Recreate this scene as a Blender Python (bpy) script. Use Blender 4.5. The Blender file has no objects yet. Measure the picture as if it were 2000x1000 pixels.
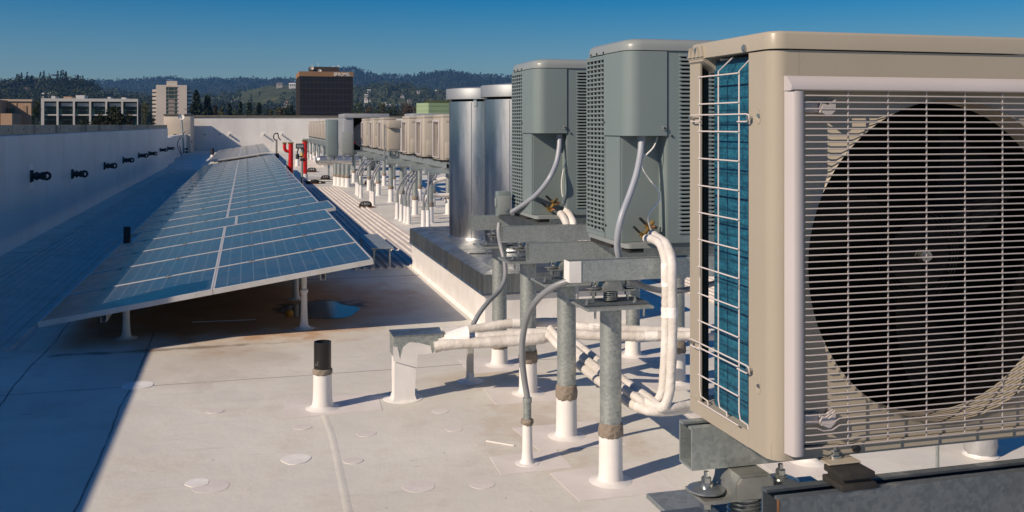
import bpy, bmesh, math, random
from mathutils import Vector, Matrix
R = math.radians
scene = bpy.context.scene
COL = scene.collection
# ------------------------------------------------------------------ camera, sky, sun
CAM_H = 1.7
FPX, HOR, VPX = 1900.0, 244.0, 480.0           # focal length in photo pixels, horizon row, vanishing column of the roof
YAW = math.atan((1000 - VPX) / FPX)
cam_d = bpy.data.cameras.new('camera')
cam_d.sensor_width = 36.0
cam_d.lens = 36.0 * FPX / 2000.0
cam_d.shift_y = -(500 - HOR) / 2000.0
cam_d.clip_start = 0.05
cam_d.clip_end = 30000
cam = bpy.data.objects.new('camera', cam_d)
COL.objects.link(cam)
cam.location = (0, 0, CAM_H)
cam.rotation_euler = (R(90), 0, -YAW)
scene.camera = cam

SUN_DIR = Vector((1.42, 0.63, -1.0)).normalized()        # the way the light travels
SUN_EL = math.asin(-SUN_DIR.z)
SUN_AZ = math.atan2(-SUN_DIR.x, -SUN_DIR.y)             # clockwise from +Y
world = bpy.data.worlds.new('World')
scene.world = world
world.use_nodes = True
wn = world.node_tree
wn.nodes.clear()
sky = wn.nodes.new('ShaderNodeTexSky')
sky.sky_type = 'NISHITA'
sky.sun_disc = False
sky.sun_elevation = SUN_EL
sky.sun_rotation = SUN_AZ
sky.altitude = 0
sky.air_density = 1.0
sky.dust_density = 0.3
sky.ozone_density = 4.0
bg = wn.nodes.new('ShaderNodeBackground')
bg.inputs['Strength'].default_value = 0.063
wo = wn.nodes.new('ShaderNodeOutputWorld')
hsv = wn.nodes.new('ShaderNodeHueSaturation')          # the deep blue of a polarised afternoon sky
hsv.inputs['Saturation'].default_value = 1.82
hsv.inputs['Hue'].default_value = 0.507
wn.links.new(sky.outputs[0], hsv.inputs['Color'])
wn.links.new(hsv.outputs[0], bg.inputs['Color'])
wn.links.new(bg.outputs[0], wo.inputs['Surface'])
sun_d = bpy.data.lights.new('sun', 'SUN')
sun_d.energy = 5.0
sun_d.angle = R(0.5)
sun_d.color = (1.0, 0.82, 0.63)
sun = bpy.data.objects.new('sun', sun_d)
COL.objects.link(sun)
sun.rotation_euler = SUN_DIR.to_track_quat('-Z', 'Y').to_euler()
scene.view_settings.view_transform = 'Standard'
scene.view_settings.look = 'None'
scene.view_settings.exposure = 0.08
scene.view_settings.gamma = 1.0

# ------------------------------------------------------------------ helpers
SY, CY = math.sin(YAW), math.cos(YAW)
def ray(px):
    u = (px - 1000) / FPX
    return (CY * u + SY, -SY * u + CY)
def at(px, py, X=None, Y=None, Z=None, D=None):
    """3-D point seen at a photo pixel, on the plane X=, Y= or Z=, or at depth D"""
    a, b = ray(px)
    if Y is not None: z = Y / b
    elif X is not None: z = X / a
    elif Z is not None: z = FPX * (CAM_H - Z) / (py - HOR)
    else: z = D
    return Vector((a * z, b * z, CAM_H - (py - HOR) * z / FPX))

MAT = {}
def mat(name, c1, c2=None, scale=4.0, rough=0.6, metal=0.0, bump=0.0, bscale=None, detail=4.0, lo=0.35, hi=0.65, rvar=0.0, spec=0.5, coat=0.0):
    if name in MAT: return MAT[name]
    m = bpy.data.materials.new(name)
    m.use_nodes = True
    nt = m.node_tree
    b = nt.nodes['Principled BSDF']
    b.inputs['Roughness'].default_value = rough
    b.inputs['Metallic'].default_value = metal
    b.inputs['Specular IOR Level'].default_value = spec
    b.inputs['Coat Weight'].default_value = coat
    b.inputs['Base Color'].default_value = (*c1, 1)
    tc = nt.nodes.new('ShaderNodeTexCoord')
    if c2 is not None:
        n = nt.nodes.new('ShaderNodeTexNoise')
        n.inputs['Scale'].default_value = scale
        n.inputs['Detail'].default_value = detail
        r = nt.nodes.new('ShaderNodeValToRGB')
        r.color_ramp.elements[0].position = lo
        r.color_ramp.elements[1].position = hi
        r.color_ramp.elements[0].color = (*c1, 1)
        r.color_ramp.elements[1].color = (*c2, 1)
        nt.links.new(tc.outputs['Object'], n.inputs['Vector'])
        nt.links.new(n.outputs['Fac'], r.inputs['Fac'])
        nt.links.new(r.outputs['Color'], b.inputs['Base Color'])
        if rvar:
            mr = nt.nodes.new('ShaderNodeMapRange')
            mr.inputs['To Min'].default_value = rough - rvar
            mr.inputs['To Max'].default_value = rough + rvar
            nt.links.new(n.outputs['Fac'], mr.inputs['Value'])
            nt.links.new(mr.outputs['Result'], b.inputs['Roughness'])
    if bump:
        n2 = nt.nodes.new('ShaderNodeTexNoise')
        n2.inputs['Scale'].default_value = bscale or scale
        n2.inputs['Detail'].default_value = 5
        bp = nt.nodes.new('ShaderNodeBump')
        bp.inputs['Strength'].default_value = bump
        bp.inputs['Distance'].default_value = 0.01
        nt.links.new(tc.outputs['Object'], n2.inputs['Vector'])
        nt.links.new(n2.outputs['Fac'], bp.inputs['Height'])
        nt.links.new(bp.outputs['Normal'], b.inputs['Normal'])
    MAT[name] = m
    return m

class G:
    """node shorthand"""
    def __init__(s, name):
        s.m = bpy.data.materials.new(name); s.m.use_nodes = True
        s.t = s.m.node_tree; s.b = s.t.nodes['Principled BSDF']
        MAT[name] = s.m
    def n(s, typ, **k):
        o = s.t.nodes.new('ShaderNode' + typ)
        for a, v in k.items(): setattr(o, a, v)
        return o
    def l(s, a, b): s.t.links.new(a, b)
    def put(s, sock, v):
        if hasattr(v, 'links'): s.l(v, sock)
        else: sock.default_value = v
    def math(s, op, a, b=0.0, c=0.0, clamp=False):
        o = s.n('Math', operation=op, use_clamp=clamp)
        for i, v in enumerate((a, b, c)): s.put(o.inputs[i], v)
        return o.outputs[0]
    def noise(s, vec, scale, detail=4, rough=0.5, dist=0.0):
        o = s.n('TexNoise'); s.l(vec, o.inputs['Vector'])
        o.inputs['Scale'].default_value = scale; o.inputs['Detail'].default_value = detail
        o.inputs['Roughness'].default_value = rough; o.inputs['Distortion'].default_value = dist
        return o.outputs['Fac']
    def ramp(s, v, a, b, x=0.0, y=1.0):
        o = s.n('MapRange', interpolation_type='SMOOTHSTEP')
        s.l(v, o.inputs['Value'])
        for k, q in zip(('From Min', 'From Max', 'To Min', 'To Max'), (a, b, x, y)): o.inputs[k].default_value = q
        return o.outputs['Result']
    def mix(s, f, a, b):
        o = s.n('Mix', data_type='RGBA')
        s.put(o.inputs[0], f)
        for k, v in ((6, a), (7, b)):
            if hasattr(v, 'links'): s.l(v, o.inputs[k])
            else: o.inputs[k].default_value = (*v, 1)
        return o.outputs[2]
    def bump(s, h, strength, dist=0.01):
        o = s.n('Bump'); o.inputs['Strength'].default_value = strength; o.inputs['Distance'].default_value = dist
        s.l(h, o.inputs['Height']); s.l(o.outputs[0], s.b.inputs['Normal'])

class M:
    """collects shapes into one mesh"""
    def __init__(s): s.bm = bmesh.new()
    def box(s, x0, x1, y0, y1, z0, z1, bev=0.0, seg=2, mtx=None):
        vs = [s.bm.verts.new(p) for p in ((x0,y0,z0),(x1,y0,z0),(x1,y1,z0),(x0,y1,z0),(x0,y0,z1),(x1,y0,z1),(x1,y1,z1),(x0,y1,z1))]
        if mtx is not None:
            for v in vs: v.co = mtx @ v.co
        fs = [s.bm.faces.new([vs[i] for i in f]) for f in ((0,3,2,1),(4,5,6,7),(0,1,5,4),(1,2,6,5),(2,3,7,6),(3,0,4,7))]
        if bev:
            es = list({e for f in fs for e in f.edges})
            bmesh.ops.bevel(s.bm, geom=es, offset=bev, segments=seg, affect='EDGES', profile=0.5)
        return s
    def bar(s, p0, p1, w, h, up=(0, 0, 1)):
        p0, p1 = Vector(p0), Vector(p1)
        d = (p1 - p0).normalized(); sd = d.cross(Vector(up))
        if sd.length < 1e-4: sd = d.cross(Vector((0, 1, 0)))
        sd.normalize(); u = sd.cross(d)
        L = (p1 - p0).length
        mt = Matrix((( d.x, sd.x, u.x, p0.x), (d.y, sd.y, u.y, p0.y), (d.z, sd.z, u.z, p0.z), (0, 0, 0, 1)))
        return s.box(0, L, -w/2, w/2, -h/2, h/2, mtx=mt)
    def ring_faces(s, loops, cap0=True, cap1=True):
        for a, b in zip(loops, loops[1:]):
            n = len(a)
            for i in range(n):
                s.bm.faces.new((a[i], a[(i+1) % n], b[(i+1) % n], b[i]))
        if cap0: s.bm.faces.new(list(reversed(loops[0])))
        if cap1: s.bm.faces.new(loops[-1])
        return s
    def tube(s, pts, r, n=10, smooth=True, caps=True, sub=6):
        pts = [Vector(p) for p in pts]
        rad = list(r) if isinstance(r, (list, tuple)) else None
        if smooth and len(pts) > 2:
            P, RR = [], []
            q = [pts[0] * 2 - pts[1]] + pts + [pts[-1] * 2 - pts[-2]]
            for i in range(1, len(q) - 2):
                a, b, c, d = q[i-1:i+3]
                for k in range(sub):
                    t = k / sub
                    P.append(0.5 * ((2*b) + (c-a)*t + (2*a-5*b+4*c-d)*t*t + (3*b-a-3*c+d)*t**3))
                    if rad: RR.append(rad[i-1] + (rad[i] - rad[i-1]) * t)
            P.append(pts[-1])
            if rad: RR.append(rad[-1]); rad = RR
            pts = P
        loops = []
        t0 = (pts[1] - pts[0]).normalized()
        nrm = t0.orthogonal().normalized()
        for i, p in enumerate(pts):
            t = (pts[min(i+1, len(pts)-1)] - pts[max(i-1, 0)]).normalized()
            nrm = (nrm - t * nrm.dot(t)).normalized()
            bi = t.cross(nrm)
            rr = rad[i] if rad else r
            loops.append([s.bm.verts.new(p + (nrm * math.cos(2*math.pi*k/n) + bi * math.sin(2*math.pi*k/n)) * rr) for k in range(n)])
        return s.ring_faces(loops, caps, caps)
    def cyl(s, p0, p1, r, r1=None, n=20, caps=True):
        return s.tube([p0, p1], [r, r if r1 is None else r1], n, False, caps)
    def lathe(s, c, prof, n=24, caps=True, wob=0.0, rnd=None):
        loops = []
        for r, z in prof:
            loops.append([s.bm.verts.new((c[0] + (r + (rnd.uniform(-wob, wob) if wob else 0)) * math.cos(2*math.pi*k/n), c[1] + (r + (rnd.uniform(-wob, wob) if wob else 0)) * math.sin(2*math.pi*k/n), c[2] + z + (rnd.uniform(-wob, wob) if wob else 0))) for k in range(n)])
        return s.ring_faces(loops, caps, caps)
    def extr(s, poly, axis, a, b):
        """polygon (2-D) swept along an axis: 'x' takes (y,z), 'y' takes (x,z), 'z' takes (x,y)"""
        f = {'x': lambda p, t: (t, p[0], p[1]), 'y': lambda p, t: (p[0], t, p[1]), 'z': lambda p, t: (p[0], p[1], t)}[axis]
        l0 = [s.bm.verts.new(f(p, a)) for p in poly]; l1 = [s.bm.verts.new(f(p, b)) for p in poly]
        return s.ring_faces([l0, l1])
    def loft(s, loops, cap0=True, cap1=True):
        return s.ring_faces([[s.bm.verts.new(p) for p in lp] for lp in loops], cap0, cap1)
    def quad(s, *p):
        s.bm.faces.new([s.bm.verts.new(q) for q in p]); return s
    def build(s, name, m, parent=None, loc=None, ang=32, flat=False):
        bm = s.bm
        bmesh.ops.recalc_face_normals(bm, faces=bm.faces[:])
        off = Vector(loc) if loc is not None else Vector((0, 0, 0))
        if parent is not None and parent.get('_w'): off = Vector(parent['_w'])
        if off.length: bmesh.ops.translate(bm, verts=bm.verts[:], vec=-off)
        ca = R(ang)
        for f in bm.faces: f.smooth = not flat
        for e in bm.edges:
            e.smooth = len(e.link_faces) == 2 and e.calc_face_angle(0) < ca
        me = bpy.data.meshes.new(name); bm.to_mesh(me); bm.free()
        me.materials.append(m)
        o = bpy.data.objects.new(name, me); COL.objects.link(o)
        if parent is not None:
            o.parent = parent
            if parent.get('_w'): o['_w'] = parent['_w']
        elif loc is not None: o.location = loc
        return o

def tag(o, label, cat, group=None):
    o['label'] = label; o['category'] = cat
    if group: o['group'] = group
    return o
def structure(o, kind='structure'):
    o['kind'] = kind; return o
def thing(name, label, cat, loc=(0, 0, 0), group=None):
    """an Empty at the base of a thing; parts given in world coordinates are shifted to it when built"""
    o = bpy.data.objects.new(name, None); COL.objects.link(o)
    o.empty_display_size = 0.1
    o.location = loc
    o['_w'] = list(loc) if Vector(loc).length else [1e-9, 0, 0]
    return tag(o, label, cat, group)
def dup(root, loc, label=None, group=None, rotz=None):
    r = root.copy(); COL.objects.link(r); r.location = loc
    if rotz is not None: r.rotation_euler = (0, 0, rotz)
    if label: r['label'] = label
    if group: r['group'] = group
    for ch in list(root.children):
        c = ch.copy(); COL.objects.link(c); c.parent = r
        for g in ch.children:
            d = g.copy(); COL.objects.link(d); d.parent = c
    return r
def ordinal(i):
    W = ['first','second','third','fourth','fifth','sixth','seventh','eighth','ninth','tenth','eleventh','twelfth','thirteenth','fourteenth','fifteenth','sixteenth','seventeenth','eighteenth','nineteenth','twentieth','twenty-first','twenty-second','twenty-third','twenty-fourth','twenty-fifth']
    return W[i]
def rrect(x0, x1, y0, y1, r, n=5):
    out = []
    for cx, cy, a in ((x1-r, y1-r, 0), (x0+r, y1-r, 90), (x0+r, y0+r, 180), (x1-r, y0+r, 270)):
        for k in range(n + 1):
            t = R(a + 90 * k / n); out.append((cx + r*math.cos(t), cy + r*math.sin(t)))
    return out
def channel_poly(c, z0, w, h, t=0.004, lip=0.012):
    """open-topped lipped channel section around centre c: list of (across, z)"""
    a, b = c - w/2, c + w/2
    return [(a, z0), (b, z0), (b, z0+h), (b-lip, z0+h), (b-lip, z0+h-t), (b-t, z0+h-t), (b-t, z0+t), (a+t, z0+t), (a+t, z0+h-t), (a+lip, z0+h-t), (a+lip, z0+h), (a, z0+h)]
# ------------------------------------------------------------------ materials
def make_membrane():
    g = G('membrane_roof')
    tc = g.n('TexCoord'); P = tc.outputs['Object']
    sx = g.n('SeparateXYZ'); g.l(P, sx.inputs[0]); X, Y = sx.outputs[0], sx.outputs[1]
    big = g.noise(P, 0.55, 5, 0.6, 0.4)
    mid = g.noise(P, 2.6, 6, 0.65, 0.15)
    fine = g.noise(P, 38, 4, 0.6)
    # long foot and brush streaks
    mp = g.n('Mapping'); g.l(P, mp.inputs[0]); mp.inputs['Rotation'].default_value = (0, 0, 0.35); mp.inputs['Scale'].default_value = (1.0, 7.0, 1.0)
    strk = g.noise(mp.outputs[0], 1.3, 6, 0.72, 0.25)
    c = g.mix(g.ramp(big, 0.35, 0.7), (0.615, 0.60, 0.545), (0.735, 0.725, 0.67))
    c = g.mix(g.math('MULTIPLY', g.ramp(mid, 0.48, 0.76), 0.6), c, (0.51, 0.47, 0.42))
    c = g.mix(g.math('MULTIPLY', g.ramp(strk, 0.56, 0.75), 0.40), c, (0.44, 0.40, 0.37))
    c = g.mix(g.math('MULTIPLY', g.ramp(fine, 0.6, 0.8), 0.25), c, (0.45, 0.41, 0.38))
    # hairline dark scuffs and specks
    mp2 = g.n('Mapping'); g.l(P, mp2.inputs[0]); mp2.inputs['Rotation'].default_value = (0, 0, -0.25); mp2.inputs['Scale'].default_value = (3.0, 26.0, 1.0)
    scf = g.noise(mp2.outputs[0], 1.1, 3, 0.5, 0.6)
    c = g.mix(g.math('MULTIPLY', g.ramp(scf, 0.70, 0.76), 0.55), c, (0.22, 0.20, 0.19))
    spk = g.n('TexVoronoi'); g.l(P, spk.inputs['Vector']); spk.inputs['Scale'].default_value = 5.5
    c = g.mix(g.math('MULTIPLY', g.ramp(spk.outputs['Distance'], 0.035, 0.02), 0.75), c, (0.14, 0.12, 0.11))
    # lap seams of the sheets (dirt caught in the laps), slightly wandering
    wob = g.math('MULTIPLY', g.math('SUBTRACT', g.noise(P, 1.1, 3), 0.5), 0.08)
    seam = None
    for ax, v in ((Y, 6.74), (X, -0.72), (Y, 10.9), (Y, 14.2), (Y, 17.6), (Y, 22.4), (Y, 27.8), (Y, 34.0), (Y, 41.0), (X, 4.3), (X, -1.45)):
        d = g.math('ABSOLUTE', g.math('SUBTRACT', g.math('ADD', ax, wob), v))
        lw = 0.008 if v < 9 else 0.022
        s = g.ramp(d, 0.003 if v < 9 else 0.010, lw, 1, 0)
        seam = s if seam is None else g.math('MAXIMUM', seam, s)
    c = g.mix(g.math('MULTIPLY', seam, g.ramp(mid, 0.3, 0.5, 0.45, 0.95)), c, (0.17, 0.15, 0.14))
    # dried silt round the pond under the panels
    def blob(cx, cy, rx, ry):
        a = g.math('DIVIDE', g.math('SUBTRACT', X, cx), rx); b = g.math('DIVIDE', g.math('SUBTRACT', Y, cy), ry)
        return g.math('SQRT', g.math('ADD', g.math('MULTIPLY', a, a), g.math('MULTIPLY', b, b)))
    d = g.math('ADD', blob(0.05, 9.45, 1.75, 1.75), g.math('MULTIPLY', g.math('SUBTRACT', mid, 0.5), 1.1))
    c = g.mix(g.math('MULTIPLY', g.ramp(d, 0.55, 1.1, 1, 0), 0.9), c, (0.48, 0.23, 0.080))
    d2 = g.math('ADD', blob(0.66, 9.25, 0.52, 0.42), g.math('MULTIPLY', g.math('SUBTRACT', g.noise(P, 7, 5), 0.5), 1.2))
    c = g.mix(g.ramp(d2, 0.6, 1.0, 0.93, 0), c, (0.060, 0.032, 0.015))
    d3 = g.math('ADD', blob(-0.6, 7.80, 1.05, 0.06), g.math('MULTIPLY', g.math('SUBTRACT', g.noise(P, 5, 5), 0.5), 2.6))
    c = g.mix(g.ramp(d3, 0.3, 1.1, 0.6, 0), c, (0.07, 0.045, 0.03))
    d4 = g.math('ADD', blob(-0.35, 7.35, 0.9, 0.8), g.math('MULTIPLY', g.math('SUBTRACT', mid, 0.5), 1.5))
    c = g.mix(g.ramp(d4, 0.5, 1.1, 0.22, 0), c, (0.30, 0.19, 0.10))
    d5 = g.math('ADD', blob(1.55, 6.35, 0.5, 0.35), g.math('MULTIPLY', g.math('SUBTRACT', mid, 0.5), 2.2))
    c = g.mix(g.ramp(d5, 0.4, 1.1, 0.38, 0), c, (0.40, 0.27, 0.12))
    d6 = g.math('ADD', blob(1.65, 5.2, 0.55, 0.7), g.math('MULTIPLY', g.math('SUBTRACT', g.noise(P, 4.3, 5, 0.6, 1.0), 0.5), 3.0))
    c = g.mix(g.ramp(d6, 0.2, 1.0, 0.35, 0), c, (0.46, 0.34, 0.24))
    g.l(c, g.b.inputs['Base Color'])
    g.l(g.ramp(mid, 0.3, 0.7, 0.42, 0.7), g.b.inputs['Roughness'])
    g.bump(g.math('ADD', g.math('MULTIPLY', mid, 1.0), g.math('MULTIPLY', fine, 0.12)), 0.35, 0.02)
make_membrane()

def make_wall():
    g = G('membrane_wall')
    tc = g.n('TexCoord'); P = tc.outputs['Object']
    mp = g.n('Mapping'); g.l(P, mp.inputs[0]); mp.inputs['Scale'].default_value = (1.0, 1.0, 0.12)
    n1 = g.noise(mp.outputs[0], 2.2, 5, 0.65)
    n2 = g.noise(P, 0.8, 4)
    c = g.mix(g.ramp(n2, 0.3, 0.7), (0.74, 0.73, 0.71), (0.66, 0.64, 0.62))
    c = g.mix(g.math('MULTIPLY', g.ramp(n1, 0.52, 0.75), 0.4), c, (0.48, 0.47, 0.46))
    c = g.mix(g.math('MULTIPLY', g.ramp(n1, 0.42, 0.28), 0.45), c, (0.85, 0.85, 0.84))
    g.l(c, g.b.inputs['Base Color'])
    g.b.inputs['Roughness'].default_value = 0.5
    g.bump(n2, 0.3, 0.03)
make_wall()

def make_concrete():
    g = G('stained_concrete')
    tc = g.n('TexCoord'); P = tc.outputs['Object']
    mp = g.n('Mapping'); g.l(P, mp.inputs[0]); mp.inputs['Scale'].default_value = (1.0, 1.0, 0.25)
    n1 = g.noise(mp.outputs[0], 1.7, 6, 0.7, 0.5); n2 = g.noise(P, 9, 5, 0.6)
    c = g.mix(g.ramp(n2, 0.3, 0.7), (0.56, 0.46, 0.34), (0.44, 0.36, 0.27))
    c = g.mix(g.math('MULTIPLY', g.ramp(n1, 0.5, 0.68), 0.75), c, (0.11, 0.09, 0.07))
    g.l(c, g.b.inputs['Base Color']); g.b.inputs['Roughness'].default_value = 0.9
    g.bump(n2, 0.4, 0.02)
make_concrete()

def make_galv(name, c1, c2, rough, spangle=26.0, streak=True):
    g = G(name)
    tc = g.n('TexCoord'); P = tc.outputs['Object']
    v = g.n('TexVoronoi'); g.l(P, v.inputs['Vector']); v.inputs['Scale'].default_value = spangle
    sv = g.n('SeparateColor'); g.l(v.outputs['Color'], sv.inputs[0])
    n = g.noise(P, 6, 6, 0.65)
    f = g.math('ADD', g.math('MULTIPLY', sv.outputs[0], 0.25), g.math('MULTIPLY', n, 0.85))
    c = g.mix(g.ramp(f, 0.3, 0.8), c1, c2)
    if streak:
        mp = g.n('Mapping'); g.l(P, mp.inputs[0]); mp.inputs['Scale'].default_value = (1, 1, 6)
        c = g.mix(g.math('MULTIPLY', g.ramp(g.noise(mp.outputs[0], 4.5, 5, 0.7), 0.58, 0.75), 0.5), c, (0.62, 0.63, 0.63))
        c = g.mix(g.math('MULTIPLY', g.ramp(g.noise(P, 3.1, 5, 0.7), 0.6, 0.75), 0.4), c, tuple(x * 0.5 for x in c1))
    g.l(c, g.b.inputs['Base Color'])
    g.b.inputs['Metallic'].default_value = 0.62
    g.l(g.ramp(f, 0.3, 0.8, rough + 0.12, rough - 0.1), g.b.inputs['Roughness'])
    g.bump(n, 0.12, 0.01)
make_galv('galvanised_pipe', (0.25, 0.285, 0.285), (0.43, 0.465, 0.455), 0.5, 75, False)
make_galv('galvanised_beam', (0.30, 0.345, 0.345), (0.46, 0.505, 0.50), 0.48, 110)
make_galv('dark_steel', (0.115, 0.145, 0.17), (0.18, 0.21, 0.235), 0.5, 110)

def make_duct():
    g = G('sheet_aluminium')
    tc = g.n('TexCoord'); P = tc.outputs['Object']
    mp = g.n('Mapping'); g.l(P, mp.inputs[0]); mp.inputs['Scale'].default_value = (1, 1, 0.15)
    n = g.noise(mp.outputs[0], 5, 5, 0.6); n2 = g.noise(P, 3, 4)
    c = g.mix(g.ramp(n, 0.3, 0.7), (0.46, 0.47, 0.48), (0.60, 0.60, 0.595))
    g.l(c, g.b.inputs['Base Color']); g.b.inputs['Metallic'].default_value = 1.0
    g.l(g.ramp(n, 0.3, 0.75, 0.24, 0.40), g.b.inputs['Roughness'])
    g.bump(n2, 0.10, 0.02)
make_duct()
def make_curbcap():
    g = G('weathered_sheet_metal')
    tc = g.n('TexCoord'); P = tc.outputs['Object']
    mp = g.n('Mapping'); g.l(P, mp.inputs[0]); mp.inputs['Scale'].default_value = (1, 1, 0.08)
    n = g.noise(mp.outputs[0], 7, 6, 0.7, 0.3); n2 = g.noise(P, 2.1, 5)
    c = g.mix(g.ramp(n, 0.35, 0.68), (0.15, 0.175, 0.185), (0.33, 0.35, 0.355))
    c = g.mix(g.math('MULTIPLY', g.ramp(n2, 0.5, 0.7), 0.45), c, (0.36, 0.335, 0.29))
    g.l(c, g.b.inputs['Base Color']); g.b.inputs['Metallic'].default_value = 0.85
    g.l(g.ramp(n, 0.3, 0.7, 0.5, 0.28), g.b.inputs['Roughness'])
    g.bump(n2, 0.15, 0.02)
make_curbcap()

def make_cells():
    g = G('photovoltaic_cells')
    tc = g.n('TexCoord'); P = tc.outputs['Object']
    sx = g.n('SeparateXYZ'); g.l(P, sx.inputs[0])
    def grid(ax, pitch, w):
        a = g.math('DIVIDE', ax, pitch)
        f = g.math('SUBTRACT', a, g.math('FLOOR', a))
        d = g.math('MINIMUM', f, g.math('SUBTRACT', 1.0, f))
        return g.ramp(d, w * 0.5 / pitch, w / pitch, 1, 0)
    gx = grid(sx.outputs[0], 1.25 / 12, 0.0046); gy = grid(sx.outputs[1], 1.2 / 6, 0.0046)
    gb = grid(sx.outputs[1], 1.2 / 30, 0.0016)
    v = g.n('TexVoronoi'); g.l(P, v.inputs['Vector']); v.inputs['Scale'].default_value = 42
    sv = g.n('SeparateColor'); g.l(v.outputs['Color'], sv.inputs[0])
    c = g.mix(sv.outputs[0], (0.008, 0.019, 0.036), (0.015, 0.031, 0.054))
    c = g.mix(g.math('MULTIPLY', gb, 0.25), c, (0.45, 0.48, 0.5))
    c = g.mix(g.math('MULTIPLY', g.math('MAXIMUM', gx, gy), 0.32), c, (0.30, 0.34, 0.37))
    n = g.noise(P, 3.0, 5, 0.6)
    c = g.mix(g.ramp(n, 0.3, 0.75, 0.03, 0.12), c, (0.40, 0.39, 0.37))
    g.l(c, g.b.inputs['Base Color'])
    g.l(g.ramp(n, 0.3, 0.75, 0.10, 0.2), g.b.inputs['Roughness'])
    g.b.inputs['Specular IOR Level'].default_value = 0.14
make_cells()

def make_pad():
    g = G('ribbed_walkway')
    tc = g.n('TexCoord'); P = tc.outputs['Object']
    n = g.noise(P, 2.5, 5, 0.6); n2 = g.noise(P, 30, 3)
    c = g.mix(g.ramp(n, 0.35, 0.7), (0.63, 0.59, 0.55), (0.52, 0.48, 0.45))
    c = g.mix(g.math('MULTIPLY', g.ramp(n2, 0.6, 0.8), 0.3), c, (0.36, 0.33, 0.3))
    g.l(c, g.b.inputs['Base Color']); g.b.inputs['Roughness'].default_value = 0.7
    g.bump(n2, 0.2, 0.006)
make_pad()

def make_coil():
    g = G('blue_coil_fins')
    tc = g.n('TexCoord'); P = tc.outputs['Object']
    mp = g.n('Mapping'); g.l(P, mp.inputs[0]); mp.inputs['Scale'].default_value = (6, 6, 60)
    n = g.noise(mp.outputs[0], 3, 5, 0.7); n2 = g.noise(P, 90, 3, 0.7)
    sx = g.n('SeparateXYZ'); g.l(P, sx.inputs[0])
    w = g.n('TexWave', wave_type='BANDS', bands_direction='Z'); g.l(P, w.inputs[0]); w.inputs['Scale'].default_value = 12.3; w.inputs['Distortion'].default_value = 0.6
    c = g.mix(g.ramp(g.math('ADD', g.math('MULTIPLY', n, 0.6), g.math('MULTIPLY', n2, 0.45)), 0.35, 0.75), (0.006, 0.06, 0.115), (0.03, 0.21, 0.31))
    c = g.mix(g.math('MULTIPLY', g.ramp(n, 0.66, 0.74), 0.5), c, (0.12, 0.42, 0.52))
    c = g.mix(g.math('MULTIPLY', g.ramp(w.outputs['Fac'], 0.86, 0.97), 0.55), c, (0.004, 0.03, 0.06))
    g.l(c, g.b.inputs['Base Color']); g.b.inputs['Roughness'].default_value = 0.45; g.b.inputs['Metallic'].default_value = 0.2
    g.bump(n2, 0.5, 0.004)
make_coil()

BEIGE = mat('beige_enamel', (0.395, 0.355, 0.285), (0.375, 0.335, 0.268), 3, 0.35, bump=0.03, bscale=60)
GREYPL = mat('grey_plastic', (0.50, 0.47, 0.475), (0.47, 0.44, 0.44), 4, 0.5)
WIRE = mat('grey_wire', (0.42, 0.385, 0.375), None, rough=0.45)
PINKWIRE = mat('cream_wire', (0.66, 0.60, 0.58), None, rough=0.4)
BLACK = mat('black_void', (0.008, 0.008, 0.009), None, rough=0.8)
BLKPL = mat('black_plastic', (0.014, 0.015, 0.017), (0.03, 0.03, 0.032), 20, 0.45)
FANBLK = mat('fan_black', (0.0035, 0.0035, 0.004), None, rough=0.6, spec=0.15)
RUBBER = mat('black_rubber', (0.016, 0.016, 0.016), (0.03, 0.028, 0.025), 30, 0.75)
HPGREY = mat('grey_green_enamel', (0.178, 0.224, 0.229), (0.192, 0.238, 0.242), 2.5, 0.38, bump=0.03, bscale=50)
HPTOP = mat('grey_green_top', (0.26, 0.29, 0.29), (0.24, 0.27, 0.27), 2.5, 0.35)
ZINC = mat('zinc_bolt', (0.55, 0.57, 0.56), (0.42, 0.44, 0.42), 60, 0.28, 0.9)
WASH = mat('zinc_washer', (0.34, 0.39, 0.45), (0.42, 0.45, 0.47), 30, 0.3, 0.85)
CAST = mat('cast_bracket', (0.26, 0.28, 0.275), (0.38, 0.39, 0.37), 18, 0.42, 0.7, bump=0.15, bscale=40)
WHITEP = mat('white_boot', (0.76, 0.75, 0.74), (0.68, 0.66, 0.64), 6, 0.5, bump=0.25, bscale=14)
SEAL = mat('brown_sealant', (0.20, 0.165, 0.13), (0.27, 0.23, 0.19), 30, 0.85, bump=0.9, bscale=45)
INSUL = mat('white_insulation', (0.72, 0.70, 0.68), (0.56, 0.53, 0.49), 7, 0.6, bump=0.5, bscale=45)
TAPE = mat('white_tape', (0.86, 0.85, 0.84), (0.78, 0.76, 0.74), 14, 0.45, bump=0.5, bscale=30)
CONDUIT = mat('grey_conduit', (0.20, 0.215, 0.235), (0.24, 0.255, 0.275), 10, 0.38)
BLUECOND = mat('pale_conduit', (0.30, 0.33, 0.385), (0.34, 0.365, 0.41), 6, 0.4)
BRASS = mat('brass', (0.58, 0.36, 0.10), (0.44, 0.26, 0.07), 60, 0.3, 0.9)
COPPER = mat('copper', (0.48, 0.22, 0.12), (0.34, 0.15, 0.08), 50, 0.35, 0.9)
ALUFRAME = mat('aluminium_frame', (0.66, 0.655, 0.65), (0.58, 0.57, 0.56), 10, 0.42, 0.35)
PATCHF = mat('faint_patch', (0.64, 0.60, 0.575), (0.70, 0.665, 0.64), 5, 0.55, bump=0.2, bscale=20)
PATCH = mat('membrane_patch', (0.83, 0.825, 0.81), (0.74, 0.725, 0.70), 9, 0.55, bump=0.2, bscale=25)
REDP = mat('red_paint', (0.62, 0.012, 0.014), (0.50, 0.010, 0.012), 8, 0.35)
YELP = mat('yellow_paint', (0.62, 0.42, 0.05), None, rough=0.5)
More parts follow.
